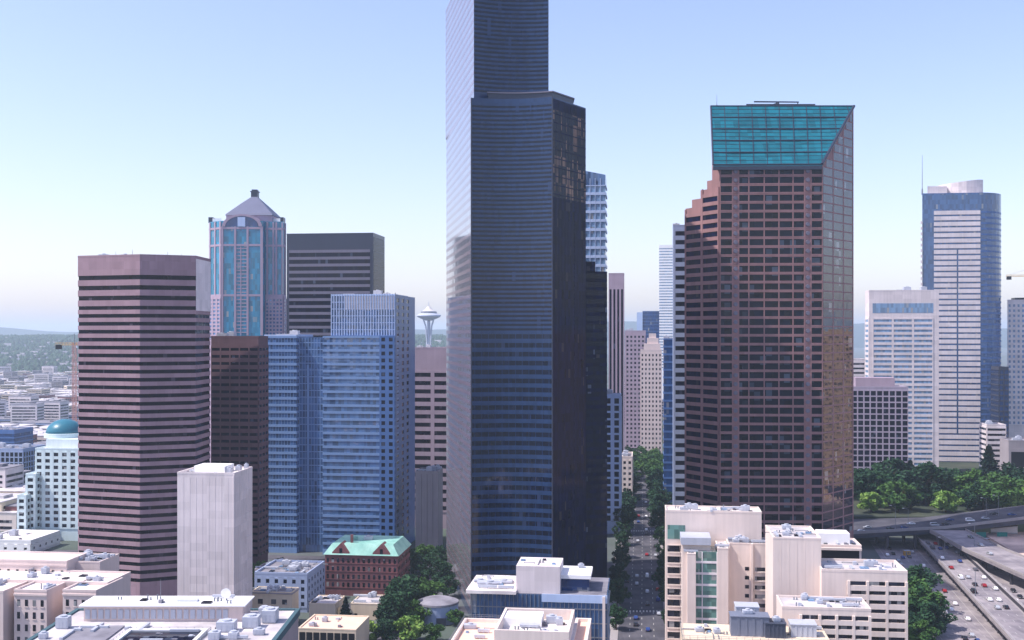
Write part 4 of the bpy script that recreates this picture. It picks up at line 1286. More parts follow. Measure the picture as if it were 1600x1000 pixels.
m.f += [[i + a, i + (a + 1) % 4, i + 4 + (a + 1) % 4, i + 4 + a] for a in range(4)] + [[i + 4, i + 5, i + 6, i + 7], [i + 3, i + 2, i + 1, i]]
m.build('copper_roof', 'copper_teal', t)
m = MB(); c = lerp(lerp(pl[0], pl[1], .33), lerp(pl[3], pl[2], .33), .2); m.box((c[0], c[1], ze + 2), (1.2, 1.2, 6.2)); m.build('chimney', 'red_brick', t)
c = lerp(lerp(pl[0], pl[1], .5), lerp(pl[3], pl[2], .5), .5); unit(t, c, ze + 4.6, (4, 3, 1.4)); unit(t, (c[0] - 6, c[1]), ze + 4.6, (2, 2, 1.1), mat='copper_teal')

# low beige buildings
for nm, lb, (a, b, d, dp, y), mt, rm in (
    ('beige_box', 'plain beige box building left of the dark conifer', (483, 524, 452, 14, 944), 'beige_wall', 'light_roof'),
    ('beige_hall', 'low beige hall right of the dark conifer', (548, 604, 462, 16, 944), 'beige_wall', 'light_roof')):
    pl = gbox(a, b, d, dp); t = bldg(nm, lb, 'building', pl); zt = Z(y, d)
    m = MB(); m.prism(pl, 0, zt); m.build('wall', mt, t)
    roof(t, pl, zt, rm, .5, .4, mt, 3, a, .7)
    w_ = MB(); w_.bar(lerp(pl[1], pl[2], .2), lerp(pl[1], pl[2], .5), 0, .08, 1, zt - 2); w_.build('window', 'window_glass', t)
    d_ = MB(); d_.bar(lerp(pl[0], pl[1], .1), lerp(pl[0], pl[1], .18), 0, .08, .05, 2.6); d_.build('door', 'dark_void', t)
pl = gbox(466, 556, 405, 20)
t = bldg('garage_block', 'low pink roofed garage with a row of dark openings', 'building', pl); zt = Z(983, 405)
m = MB(); m.prism(pl, 0, zt); m.build('wall', 'beige_wall', t)
roof(t, pl, zt, 'terracotta', .5, .5, 'beige_wall', 2, 3, .7)
for j in range(8):
    w_ = MB(); u = (j + .5) / 8.2 + .01
    w_.bar(lerp(pl[0], pl[1], u - .052), lerp(pl[0], pl[1], u + .052), 0, .08, zt - 4.2, zt - 1.0); w_.build('opening', 'dark_void', t)
t = thing('round_hall', 'small round grey building with a shallow roof near the foot of the black skyscraper', 'building', (*P(684, 452), 0))
c = P(684, 460); m = MB()
m.lathe(c[0], c[1], [(8.6, 0), (8.6, 7.5)], 28); m.build('wall', 'blue_grey_wall', t)
m = MB(); m.lathe(c[0], c[1], [(8.9, 7.5), (8.8, 8.3), (6.0, 9.3), (2.2, 9.8), (.4, 9.9)], 28); m.build('shallow_roof', 'grey_roof', t)
m = MB(); m.box((c[0] + 2, c[1] - 8.4, 0), (4, 1.2, 3.2)); m.build('porch', 'charcoal_metal', t)

# glass civic building in the middle foreground
t = thing('glass_civic_building', 'glass fronted civic building with white roof boxes at bottom centre', 'building', (*P(840, 340), 0))
D0 = 350
pl = gbox(737, 949, D0, 26); zr = Z(926, D0)
m = MB(); m.prism(pl, 0, zr); m.build('curtain_wall', 'civic_glass', t)
fr = MB()
for k in range(5): fr.bar(pl[0], pl[1], -.05, .2, zr - 4.4 * (k + 1), zr - 4.4 * (k + 1) + .35)
for k in range(33): fr.bar(lerp(pl[0], pl[1], k / 32 - .002), lerp(pl[0], pl[1], k / 32 + .002), -.05, .25, 4, zr)
for k in range(5): fr.bar(pl[1], pl[2], -.05, .2, zr - 4.4 * (k + 1), zr - 4.4 * (k + 1) + .35)
fr.build('mullion', 'steel_grey', t)
m = MB(); m.bar(lerp(pl[0], pl[1], .965), lerp(pl[0], pl[1], .985), .26, .9, 0, zr); m.build('white_pier', 'warm_white', t)
m = MB(); m.bar(lerp(pl[0], pl[1], .52), pl[1], .0, .35, zr - 2.2, zr + .3); m.build('parapet_glazing', 'pale_blue_metal', t)
m = MB(); m.prism(off(pl, -.3), zr + .01, zr + .2); m.build('roof', 'grey_roof', t)
cn = gbox(728, 806, D0 - 2, 22); m = MB(); m.prism(cn, zr + .25, zr + 1.3); m.build('canopy', 'white_roof', t)
for c, sz in ((P(765, 357), (8, 4, .5)), (P(750, 360), (4, 3, .4)), (P(786, 358), (6, 4, .7))): unit(t, c, zr + 1.3, sz)
m = MB(); m.prism(gbox(806.5, 875, D0 - 1, 14), zr + .2, Z(883, D0)); m.build('white_roof_box', 'white_concrete', t)
m = MB(); m.prism(gbox(875.5, 921, D0 + 2, 12), zr + .2, Z(903, D0 + 2)); m.build('glass_pavilion', 'deep_blue_glass', t)
m = MB(); m.prism(gbox(875.5, 923, D0 + 1, 14), Z(903, D0 + 2), Z(897, D0 + 2)); m.build('pavilion_roof', 'white_paint', t)
unit(t, P(908, 362), Z(897, D0 + 2), (2, 2, .8)); clutter(t, off(pl, -1.5), zr + .2, 16, 9, .8); clutter(t, cn, zr + 1.3, 9, 12, .7); clutter(t, gbox(808, 873, D0 + 1, 11), Z(883, D0), 6, 4, .6)
m = MB(); m.prism(gbox(770, 782, D0 - .8, 5), zr - 7, zr + .2); m.build('stair_tower', 'white_concrete', t)
t = thing('white_box_building', 'white walled building with terracotta terraces at the bottom centre edge', 'building', (*P(825, 300), 0))
pn = gbox(772, 889, 292, 24); zn = Z(984, 292)
m = MB(); m.prism(pn, 0, zn - 3.2); m.build('wall', 'white_concrete', t)
m = MB(); m.ring(pn, off(pn, -.7), zn - 3.19, zn); m.build('parapet', 'warm_white', t)
m = MB(); m.prism(off(pn, -.72), zn - 3.19, zn - 2.9); m.build('roof', 'white_roof', t)
pm = gbox(782, 846, 306, 8); m = MB(); m.prism(pm, zn - 2.9, zn - .4); m.build('roof_box', 'white_paint', t)
for c, sz in ((P(862, 310), (3, 2.2, 1.8)), (P(874, 308), (2, 2, 1.6)), (P(850, 298), (2.2, 1.6, 1)), (P(868, 297), (2.2, 1.6, 1))): unit(t, c, zn - 2.9, sz)
for nm, (a, b) in (('terrace', (700, 771)), ('terrace', (890, 916))):
    pt_ = gbox(a, b, 292, 28); zq = zn - 5.0
    m = MB(); m.prism(pt_, 0, zq); q_ = m.build(nm, 'terracotta', t)
    m = MB(); m.ring(off(pt_, .05), off(pt_, -.8), zq - .5, zq + 1.0); sub(m, 'terrace_wall', 'warm_white', q_, t)
unit(t, P(735, 312), zn - 5, (3.5, 2.2, 1.0)); clutter(t, off(pn, -1.2), zn - 2.9, 12, 5, .7); clutter(t, gbox(705, 766, 294, 24), zn - 5, 6, 6, .6)
railing(t, [gbox(700, 771, 292, 28)[k] for k in (0, 3, 2)], zn - 4) 

# white court complex at lower right
t = thing('white_complex', 'white stepped office complex with window strips at lower right', 'building', (*P(1230, 385), 0))
wall = MB(); wins = []
def vol(a, b, d, dp, y, rm='light_roof', par=.9, units=0, seed=1, yb=None, su=.8):
    pl = gbox(a, b, d, dp); zt = Z(y, d)
    wall.prism(pl, 0 if yb is None else Z(yb, d), zt)
    roof(t, pl, zt, rm, par, .45, 'warm_white', units, seed, su)
    clutter(t, off(pl, -1.0), zt + .12, 4 + 2 * units, seed + 90, .7)
    return pl, zt
# slab with left window column
pl, zt = vol(1040, 1190, 412, 12, 800, 'white_roof', .8, 4, 3)
p, q = lerp(pl[0], pl[1], .02), lerp(pl[0], pl[1], .205)
gl_ = MB(); gl_.bar(p, q, 0, .08, zt - 10.0, zt - 4.8); gl_.build('tall_window', 'green_glass', t)
for k in range(9):
    z = zt - 14.8 - 4.05 * k
    for a_, b_ in ((0, .7), (.76, 1)):
        w_ = MB(); w_.bar(lerp(p, q, a_), lerp(p, q, b_), 0, .08, z, z + 2.3); wins.append(w_)
    wall.bar(p, q, -.02, .35, z - .5, z - .05); wall.bar(p, q, -.02, .3, z + 2.35, z + 2.7)
# roof step with grey canopy and glass stair
pl, zt2 = vol(1066, 1110, 400, 10, 852, 'grey_roof', .5, 1, 2)
m = MB(); m.prism(off(gbox(1064, 1111, 398, 12), 0), zt2 + .6, zt2 + 3.2); m.build('grey_roof_box', 'unit_metal', t)
pg = gbox(1086, 1121, 397, 11); m = MB(); zg_ = Z(862, 397); m.prism(pg, 0, zg_); m.build('green_glass_stair', 'green_glass', t)
m = MB()
for k in range(6): m.bar(pg[0], pg[1], -.02, .16, zg_ - 4.1 * (k + 1), zg_ - 4.1 * (k + 1) + .8)
for u in (.0, .3, .96): m.bar(lerp(pg[0], pg[1], u), lerp(pg[0], pg[1], u + .04), -.02, .22, 0, zg_)
m.build('stair_mullion', 'pale_panel', t)
vol(1074, 1087, 395.5, 12, 866, 'light_roof', .3); vol(1121.5, 1138, 395, 14, 858, 'light_roof', .4)
# recessed court wall
pl, zt3 = vol(1137, 1208, 402, 12, 850, 'grey_roof', .5, 4, 7)
for k in range(5):
    z = zt3 - 9.5 - 3.3 * k
    w_ = MB(); w_.bar(lerp(pl[0], pl[1], .38), lerp(pl[0], pl[1], .47), 0, .08, z, z + 1.3); wins.append(w_)
    w_ = MB(); w_.bar(lerp(pl[0], pl[1], .60), lerp(pl[0], pl[1], .96), 0, .08, z - .2, z + 1.2); wins.append(w_)
    wall.bar(lerp(pl[0], pl[1], .58), lerp(pl[0], pl[1], .97), -.02, .5, z - .7, z - .25)
for u in (.02, .53): wall.bar(lerp(pl[0], pl[1], u - .02), lerp(pl[0], pl[1], u + .025), -.02, 1.1, 0, zt3 + .4)
# tall blank block
pb, zb4 = vol(1208, 1283, 372, 24, 842, 'light_roof', .6, 2, 4)
for k in range(1, 6): wall.bar(lerp(pb[0], pb[1], k / 6 - .003), lerp(pb[0], pb[1], k / 6 + .003), -.01, .04, 20, zb4 - .3)
# rear boxes
pl, z5 = vol(1278, 1346, 402, 14, 853, 'light_roof', .6, 1, 3)
w_ = MB(); w_.bar(lerp(pl[0], pl[1], .08), lerp(pl[0], pl[1], .95), .0, .1, z5 - 5.0, z5 - 1.4); w_.build('dark_opening', 'dark_void', t)
wall.bar(lerp(pl[0], pl[1], .05), pl[1], .0, .9, z5 - 1.3, z5 - .4)
m = MB(); m.prism(gbox(1279, 1328, 406, 8), z5, Z(833, 406)); m.build('roof_box', 'white_paint', t)
# right wing and nearest wing with strips
pl, z6 = vol(1284, 1418, 366, 18, 893, 'light_roof', .9, 2, 6)
for i in range(9):
    z = z6 - 4.2 - i * 3.02
    for j in range(3):
        u0, u1 = .33 + .225 * j, .33 + .225 * j + .185
        w_ = MB(); w_.bar(lerp(pl[0], pl[1], u0), lerp(pl[0], pl[1], u1), 0, .06, z, z + 1.25); wins.append(w_)
    wall.bar(lerp(pl[0], pl[1], .30), lerp(pl[0], pl[1], .99), -.02, .55, z - 1.75, z - .02)
for u in (.315, .535, .76, .985): wall.bar(lerp(pl[0], pl[1], u - .015), lerp(pl[0], pl[1], u + .015), -.02, .62, 0, z6 - 2.8)
pl, z7 = vol(1222, 1361, 345, 15, 951, 'light_roof', .8, 3, 8)
for i in range(8):
    z = z7 - 3.0 - i * 2.85
    for j in range(4):
        u0, u1 = .25 + .19 * j, .25 + .19 * j + .155
        if j == 0: u0 = .22
        w_ = MB(); w_.bar(lerp(pl[0], pl[1], u0), lerp(pl[0], pl[1], u1), 0, .06, z, z + 1.25); wins.append(w_)
    wall.bar(lerp(pl[0], pl[1], .2), lerp(pl[0], pl[1], .985), -.02, .55, z - 1.6, z - .02)
for u in (.21, .425, .615, .805, .985): wall.bar(lerp(pl[0], pl[1], u - .015), lerp(pl[0], pl[1], u + .015), -.02, .62, 0, z7 - 1.6)
wall.build('wall', 'warm_white', t); emit(t, wsort(wins), 'window', 'window_glass')
pl = gbox(1066, 1300, 330, 18); m = MB(); m.prism(pl, 0, Z(998, 330)); m.build('terrace', 'beige_wall', t)
zt_ = Z(998, 330)
for a, b, d, dp, h, mt in ((1142, 1202, 333, 6, 5.8, 'plant_grey'), (1196, 1228, 331, 6, 4.2, 'plant_dark'), (1150, 1186, 340, 6, 7.0, 'unit_metal'), (1236, 1276, 332, 6, 3.6, 'unit_metal')):
    pu = gbox(a, b, d, dp); m = MB(); m.prism(pu, zt_, zt_ + h)
    for k in range(1, 5): m.bar(lerp(pu[0], pu[1], k / 5 - .03), lerp(pu[0], pu[1], k / 5 + .03), -.01, .15, zt_ + .3, zt_ + h - .4)
    m.prism(off(pu, .2), zt_ + h, zt_ + h + .25)
    m.build('plant_box', mt, t)
clutter(t, gbox(1070, 1140, 331, 15), zt_, 14, 33, .7); clutter(t, gbox(1230, 1296, 331, 15), zt_, 8, 34, .7); railing(t, [gbox(1066, 1300, 330, 18)[k] for k in (3, 0, 1)], zt_)
unit(t, P(1213, 333), zt_ + 4.45, (2.2, 2, 1)); unit(t, P(1168, 336), zt_ + 6.05, (3, 2, .9)); unit(t, P(1120, 336), zt_, (2, 2, 1.2)); unit(t, P(1092, 338), zt_, (2.4, 2, 1))

# ---------------------------------------------------------------- trees
ORD = ['nearest', 'second', 'third', 'fourth', 'fifth', 'sixth', 'seventh', 'eighth', 'ninth', 'tenth', 'eleventh', 'twelfth', 'thirteenth', 'fourteenth', 'fifteenth', 'sixteenth', 'seventeenth', 'eighteenth', 'nineteenth', 'twentieth']
def crown_mesh(name, h, r, mat, seed, conifer=False, nclump=34, nleaf=85, leaf=.62):
    rd = random.Random(seed); m = MB()
    def leafq(c, s):
        n = Vector((rd.gauss(0, 1), rd.gauss(0, 1), rd.gauss(.5, .8))).normalized()
        u = n.orthogonal().normalized(); w = n.cross(u)
        a = rd.uniform(0, 6.28); u, w = u * math.cos(a) + w * math.sin(a), w * math.cos(a) - u * math.sin(a)
        m.poly([c - u * s, c - w * s * .55, c + u * s, c + w * s * .55])
    if conifer:
        for k in range(nclump * nleaf):
            t_ = rd.random() ** .7
            z = h * (.1 + .9 * t_); rr = r * (1 - t_) ** .85 * (.75 + .25 * math.sin(z * 3)) * rd.uniform(.45, 1.05)
            a = rd.uniform(0, 6.28)
            leafq(Vector((rr * math.cos(a), rr * math.sin(a), z - rr * .12)), leaf * rd.uniform(.7, 1.2))
    else:
        for k in range(nclump):
            th = rd.uniform(0, 6.28); ph = rd.uniform(-1.0, 1.0); q = rd.uniform(.3, 1.02)
            c = Vector((r * q * math.cos(th) * math.sqrt(max(0.05, 1 - ph * ph * .85)), r * q * math.sin(th) * math.sqrt(max(0.05, 1 - ph * ph * .85)), h * (.52 + .40 * ph * rd.uniform(.6, 1))))
            cr = r * rd.uniform(.17, .38)
            for j in range(int(nleaf * (cr / r) / .3)):
                d = Vector((rd.gauss(0, 1), rd.gauss(0, 1), rd.gauss(0, .85))).normalized() * cr * rd.uniform(.55, 1.08)
                leafq(c + d, leaf * rd.uniform(.7, 1.25))
    return m.mesh(name, mat)
def trunk_mesh(name, h, r, seed, conifer=False):
    rd = random.Random(seed); m = MB()
    m.tube((0, 0, -.3), (0, 0, h * .4), r * .055, r * .04, 8)
    if conifer: m.tube((0, 0, h * .4), (0, 0, h * .93), r * .04, r * .01, 6)
    else:
        for k in range(6):
            a = k * 1.05 + rd.uniform(-.3, .3); q = rd.uniform(.4, .7)
            m.tube((0, 0, h * rd.uniform(.28, .4)), (r * q * math.cos(a), r * q * math.sin(a), h * rd.uniform(.6, .85)), r * .03, r * .008, 6)
    return m.mesh(name, 'bark')
KIND = {}
for kd, mat, con, hh, rr in (('dark', 'leaf_dark', 0, 16, 6.0), ('mid', 'leaf_mid', 0, 14, 5.6), ('lime', 'leaf_lime', 0, 10, 4.6), ('conifer', 'leaf_conifer', 1, 15, 4.0)):
    KIND[kd] = [(crown_mesh('crown', hh, rr, mat, 10 * k + len(kd), con), trunk_mesh('trunk', hh, rr, k, con), hh) for k in range(3)]
trnd = random.Random(3)
def tree(kd, x, y, z, h, label, group, wide=1.0, name=None):
    cm, tmsh, hh = KIND[kd][trnd.randrange(3)]
    o = bpy.data.objects.new(name or ('conifer_tree' if kd == 'conifer' else 'broadleaf_tree'), None)
    COL.objects.link(o); o.location = (x, y, z); o.rotation_euler = (0, 0, trnd.uniform(0, 6.28)); o.scale = (h / hh * wide, h / hh * wide, h / hh)
    o['label'] = label; o['category'] = 'tree'; o['group'] = group
    for nm, me in (('crown', cm), ('trunk', tmsh)):
        c = bpy.data.objects.new(nm, me); COL.objects.link(c); c.parent = o
    return o
COLW = {'dark': 'dark green', 'mid': 'fresh green', 'lime': 'pale lime green', 'conifer': 'dark pointed conifer'}
# beside the freeway, lower right
for i, (kd, px, D, h, w_, lb) in enumerate((
    ('dark', 1428, 478, 21, 1.0, 'dark green tree behind the right corner of the white complex'),
    ('mid', 1432, 448, 20, 1.05, 'broad bright green tree at the left edge of the freeway'),
    ('dark', 1452, 436, 15, 1.15, 'low dark green tree nearest the camera beside the freeway'),
    ('dark', 1418, 428, 13, 1.0, 'dark green tree tucked against the white complex wall'),
    ('mid', 1440, 420, 11, 1.0, 'small green tree at the bottom edge beside the freeway'))):
    tree(kd, X(px, D), D, 0, h, lb, 'trees beside the freeway', w_ * 1.3)
# on the terrace behind the overpass
row = [('dark', 1352, 690, 24), ('dark', 1378, 700, 27), ('mid', 1404, 672, 20), ('dark', 1398, 715, 30), ('conifer', 1422, 705, 27), ('dark', 1444, 700, 29), ('dark', 1462, 712, 25), ('mid', 1486, 700, 20), ('dark', 1500, 716, 22), ('conifer', 1545, 705, 36), ('mid', 1524, 690, 24), ('dark', 1536, 680, 20), ('mid', 1560, 672, 25), ('dark', 1582, 700, 27), ('dark', 1602, 690, 24), ('dark', 1338, 720, 22), ('dark', 1512, 676, 14), ('dark', 1424, 676, 15)]
for i, (kd, px, D, h) in enumerate(row):
    k_ = sorted(r_[1] for r_ in row if r_[0] == kd).index(px)
    lb = (COLW[kd] if kd == 'conifer' else COLW[kd] + ' tree') + ' behind the overpass, ' + ('leftmost' if k_ == 0 else ORD[k_] + ' from the left') + ' of its colour there'
    tree(kd, X(px, D), D, 11.5, h, lb, 'trees behind the overpass', 1.35)
for px, D, h, lb in ((1361, 668, 13, 'pale lime green tree at the left end of the overpass'), (1478, 668, 14, 'pale lime green tree with feathery top above the middle of the overpass'), (1594, 668, 20, 'yellowish lime tree at the right edge of the photo')):
    tree('lime', X(px, D), D, 11.5, h, lb, 'pale trees behind the overpass', 1.3)
# round the red brick building and side street
for kd, px, D, h, lb in (('dark', 628, 462, 19, 'dark green tree in front of the right corner of the red brick building'), ('dark', 616, 446, 16, 'tall dark tree right of the low beige hall'), ('dark', 640, 478, 17, 'dark tree beside the red brick building wall'), ('dark', 604, 440, 12, 'round dark tree touching the low beige hall'),
    ('mid', 662, 478, 15, 'bright green tree left of the foot of the black skyscraper'), ('mid', 650, 452, 11, 'mid green tree between the dark tree and the rounded hall'), ('lime', 640, 428, 11, 'bright lime tree at the bottom edge left of the white box building'), ('lime', 573, 426, 9, 'small lime tree right of the pink roofed garage'),
    ('dark', 688, 520, 14, 'dark street tree against the left foot of the black skyscraper'), ('mid', 712, 452, 7, 'small green tree by the lower left corner of the black skyscraper'), ('dark', 656, 520, 12, 'dark tree behind the red brick building on the side street'),
    ('mid', 416, 524, 12, 'green tree under the brown tower, right of its pair'), ('mid', 402, 530, 11, 'green tree beside the windowless white tower'), ('dark', 440, 528, 13, 'dark round tree behind the blue grey flats'), ('mid', 456, 536, 9, 'small green tree at the foot of the blue glass tower'), ('mid', 428, 447, 5, 'shrubby tree in front of the cream block'),
    ('dark', 672, 545, 12, 'dark tree on the side street behind the rounded hall'), ('dark', 690, 560, 13, 'dark tree between the concrete tower and the black skyscraper'), ('mid', 664, 575, 11, 'green tree at the foot of the windowless concrete tower'), ('dark', 646, 556, 12, 'dark tree beside the copper roof corner'), ('dark', 700, 500, 11, 'dark tree close to the lower left edge of the black skyscraper'), ('mid', 676, 428, 8, 'green tree at the bottom edge before the round grey building'), ('dark', 602, 425, 10, 'dark tree at the bottom edge between the two lime trees')):
    tree(kd, X(px, D), D, 0, h, lb, 'trees around the red brick building', 1.25)
tree('conifer', X(540, 450), 450, 0, 12, 'dark conifer standing between the beige box and the low beige hall', 'trees around the red brick building', 1.2)
# avenue trees
for side in (0, 1):
    n_ = 0; D = 445
    while D < 1010 and n_ < 20:
        if side == 0 or D < 700 or D > 700:
            x = ave_x(D) + (-1.4 if side == 0 else 20.4) + trnd.uniform(-.6, .6)
            far = D > 640
            h = trnd.uniform(15, 19) if far else trnd.uniform(10, 14)
            kd = 'mid' if (D > 850 and side == 1) else 'dark'
            if not far or True:
                tree(kd, x, D, .1, h, COLW[kd] + ' street tree on the ' + ('left' if side == 0 else 'right') + ' pavement of the avenue, ' + ORD[n_] + (' to the camera' if n_ == 0 else ' from the camera'), 'street trees along the avenue', 1.25 if far else 1.05)
                n_ += 1
        D += 36 if D < 640 else 26
for k, (dx, D, h) in enumerate(((3.5, 905, 17), (15, 940, 18), (9, 985, 19))):
    tree('mid', ave_x(D) + dx, D, 0, h, ('left', 'right', 'middle')[k] + ' green tree of the three closing the far end of the avenue', 'trees closing the avenue', 1.2)

# ---------------------------------------------------------------- cars
def car_protos():
    P_ = {}
    def prof_mesh(name, mat, pts, hw, top_in=0):
        m = MB(); n = len(pts); i = 0
        rows = []
        for y, ins in ((-hw, 1), (-hw + .12, 0), (hw - .12, 0), (hw, 1)):
            rows.append(len(m.v))
            for (x, z) in pts:
                zz_ = z if not ins else (z * .94 + .04)
                tin = top_in * max(0, (z - .85)) * (1 if y > 0 else -1)
                m.v.append((x * (.98 if ins else 1), y - tin, zz_))
        for a in range(3):
            for k in range(n):
                m.f.append([rows[a] + k, rows[a] + (k + 1) % n, rows[a + 1] + (k + 1) % n, rows[a + 1] + k])
        m.f.append([rows[0] + k for k in reversed(range(n))]); m.f.append([rows[3] + k for k in range(n)])
        return m.mesh(name, mat)
    body = [(-2.2, .32), (2.2, .30), (2.25, .62), (2.1, .80), (1.1, .92), (.45, 1.36), (-.25, 1.45), (-1.05, 1.42), (-1.65, 1.0), (-2.2, .95), (-2.27, .6)]
    van = [(-2.4, .34), (2.4, .32), (2.45, .75), (2.3, 1.0), (1.6, 1.2), (1.0, 1.9), (.2, 2.0), (-2.2, 1.98), (-2.42, 1.7), (-2.45, .6)]
    gl_ = [(1.0, .95), (.47, 1.33), (-.25, 1.40), (-1.0, 1.37), (-1.5, 1.02)]
    glv = [(1.5, 1.22), (1.0, 1.82), (.2, 1.9), (-2.2, 1.88), (-2.3, 1.25)]
    for kd, pts, gp, hw in (('car', body, gl_, .9), ('van', van, glv, .98)):
        for c in ('white', 'silver', 'black', 'red', 'blue', 'grey', 'yellow'):
            P_[kd, c] = prof_mesh('body', 'car_' + c, pts, hw, .25)
        P_[kd, 'glass'] = prof_mesh('windows', 'car_glass', gp, hw + .03, .27)
    m = MB(); m.tube((0, -.11, 0), (0, .11, 0), .33, .33, 12); P_['wheel'] = m.mesh('wheel', 'tyre')
    m = MB(); m.tube((0, -.03, 0), (0, .03, 0), .19, .19, 10); P_['rim'] = m.mesh('rim', 'unit_metal')
    m = MB(); m.box((0, 0, 0), (.06, .36, .14)); P_['headlight'] = m.mesh('headlight', 'white_paint')
    m = MB(); m.box((0, 0, 0), (.06, .30, .14)); P_['tail_light'] = m.mesh('tail_light', 'car_red')
    return P_
CP = car_protos()
CARS = []
def car(kd, col, x, y, z, hd, road, pitch=0):
    CARS.append((kd, col, x, y, z, hd, road))
def build_cars():
    cnt = {}
    for kd, col, x, y, z, hd, road in sorted(CARS, key=lambda c: c[3]):
        k = cnt.get((kd, col, road), 0); cnt[kd, col, road] = k + 1
        o = bpy.data.objects.new('van' if kd == 'van' else 'car', None); COL.objects.link(o)
        o.location = (x, y, z); o.rotation_euler = (0, 0, hd)
        o['label'] = f'{col} {kd} on the {road}, ' + (ORD[k] + ' to the camera' if k == 0 else ORD[k] + ' from the camera') + ' of that colour there'
        o['category'] = kd; o['group'] = 'vehicles on the ' + road
        def ch(nm, me, loc, par):
            c = bpy.data.objects.new(nm, me); COL.objects.link(c); c.parent = par; c.location = loc
            return c
        ch('body', CP[kd, col], (0, 0, 0), o); ch('windows', CP[kd, 'glass'], (0, 0, 0), o)
        for wx in (-1.35, 1.4):
            for wy in (-.82, .82):
                w_ = ch('wheel', CP['wheel'], (wx, wy, .33), o); ch('rim', CP['rim'], (0, .1 if wy > 0 else -.1, 0), w_)
        L = 2.26 if kd == 'car' else 2.44
        for wy in (-.62, .62):
            ch('headlight', CP['headlight'], (L - .04, wy, .62), o); ch('tail_light', CP['tail_light'], (-L + .02, wy, .72), o)
crnd = random.Random(21)
def pickc(): return crnd.choice(['white', 'white', 'white', 'silver', 'silver', 'black', 'black', 'grey', 'red', 'blue'])
hdF = math.atan2(1, FS)
for road, lanes, z, hd, n, d0, d1 in (
    ('lower freeway road', (170.4, 174.1, 177.8, 181.5, 185.2), .02, hdF, 28, 425, 620),
    ('middle freeway road', (192.9, 196.5, 200.2, 203.8), 6.0, hdF, 24, 445, 620),
    ('inner freeway road', (209, 212.8, 216.6, 220.4), 4.2, hdF + math.pi, 13, 445, 600)):
    used = []
    while len(used) < n:
        l_ = crnd.randrange(len(lanes)); D = crnd.uniform(d0, d1)
        if any(u[0] == l_ and abs(u[1] - D) < 9 for u in used): continue
        used.append((l_, D))
        car('van' if crnd.random() < .18 else 'car', pickc(), fx(lanes[l_], D), D, z, hd, road)
for D, o_ in ((470, 5), (492, 11), (515, 15), (538, 6), (560, 11), (582, 15)):
    xl = 228 + max(0, 495 - D) * .1
    car('car', pickc(), xl + o_, D, 12.0, math.pi / 2 * (1 if o_ < 8 else -1), 'viaduct')
used = []
while len(used) < 34:
    l_ = crnd.choice((2.3, 7.0, 12, 16.8)); D = crnd.uniform(440, 820)
    if any(u[0] == l_ and abs(u[1] - D) < 8 for u in used): continue
    used.append((l_, D))
    car('van' if crnd.random() < .15 else 'car', pickc(), ave_x(D) + l_, D, .02, math.atan2(1, GS) , 'avenue')
for k, px in enumerate((1352, 1370, 1398, 1420, 1440, 1468, 1486, 1502, 1524, 1548, 1572, 1590)):
    near = k % 3 != 1
    yy = 613 if near else 622
    tpos = (px - 1326) / 154 if px < 1480 else 1 + (px - 1480) / 200
    zz_ = (oz[0] + (oz[1] - oz[0]) * tpos) if tpos < 1 else oz[1] + (oz[2] - oz[1]) * (tpos - 1)
    xw = X(px, 606)
    a_ = (xw - ov0[0]) / (ov1[0] - ov0[0]) if px < 1480 else 1 + (xw - ov1[0]) / (ov2[0] - ov1[0])
    zz_ = oz[0] + (oz[1] - oz[0]) * a_ if a_ < 1 else oz[1] + (oz[2] - oz[1]) * (a_ - 1)
    car('van' if k in (5, 8) else 'car', ['white', 'silver', 'black', 'blue'][k % 4], xw, yy, zz_ - .08, 0 if near else math.pi, 'overpass')
for px, D, c in ((676, 490, 'silver'), (672, 515, 'white'), (677, 545, 'black'), (672, 570, 'white')): car('car', c, side_x(D) + (px - 674) * .6, D, .02, math.atan2(1, GS), 'side street')
build_cars()

# ---------------------------------------------------------------- lamp posts, signs, cranes
def lamp(x, y, z, h, label, arm=2.4, group='street lamps along the freeway'):
    t = thing('street_lamp', label, 'lamp', (x, y, z), group)
    m = MB(); m.tube((x, y, z), (x, y, z + h), .16, .1, 8); m.tube((x, y, z), (x, y, z + .8), .28, .26, 8); m.build('pole', 'steel_grey', t)
    m = MB(); m.tube((x, y, z + h - .1), (x - arm, y, z + h + .5), .08, .06, 6); m.build('arm', 'steel_grey', t)
    m = MB(); m.box((x - arm - .3, y, z + h + .4), (1.0, .45, .22)); m.build('lamp_head', 'white_paint', t)
for px, D, z, h, lb in ((1399, 612, 11.0, 13, 'tall lamp post on the overpass by the left lime tree'), (1419, 620, 11.2, 10, 'thin lamp post on the overpass before the dark conifer'), (1523, 560, 12, 11, 'lamp post on the raised viaduct'),
    (1541, 617, 14.5, 13, 'lamp post on the overpass under the tall conifer'), (1560, 617, 16, 13, 'lamp post on the overpass near its right end'), (1524, 478, 6, 11, 'lamp post standing among the middle freeway lanes'), (1476, 560, 6, 10, 'lamp post at the far end of the retaining wall')):
    lamp(X(px, D), D, z, h, lb)
def board(name, label, cat, px, D, zc, w_, h_, mat, posts=True, zg_=0):
    x = X(px, D); t = thing(name, label, cat, (x, D, zg_))
    m = MB(); m.box((x, D, zc - h_ / 2), (w_, .25, h_)); m.build('panel', mat, t)
    m = MB()
    for k in (-1, 1): m.tube((x + k * w_ * .35, D + .25, zg_), (x + k * w_ * .35, D + .25, zc + h_ / 2), .15, .15, 6)
    m.build('post', 'steel_grey', t)
    return t
board('road_sign', 'blank teal road sign panel before the pale abutment wall', 'sign', 1566, 603, Z(839, 603), 5.6, 5.2, 'sign_green', zg_=5)
board('road_sign', 'smaller green road sign left of the pale abutment wall', 'sign', 1533, 604, Z(836, 604), 5.4, 3.2, 'sign_green', zg_=5)
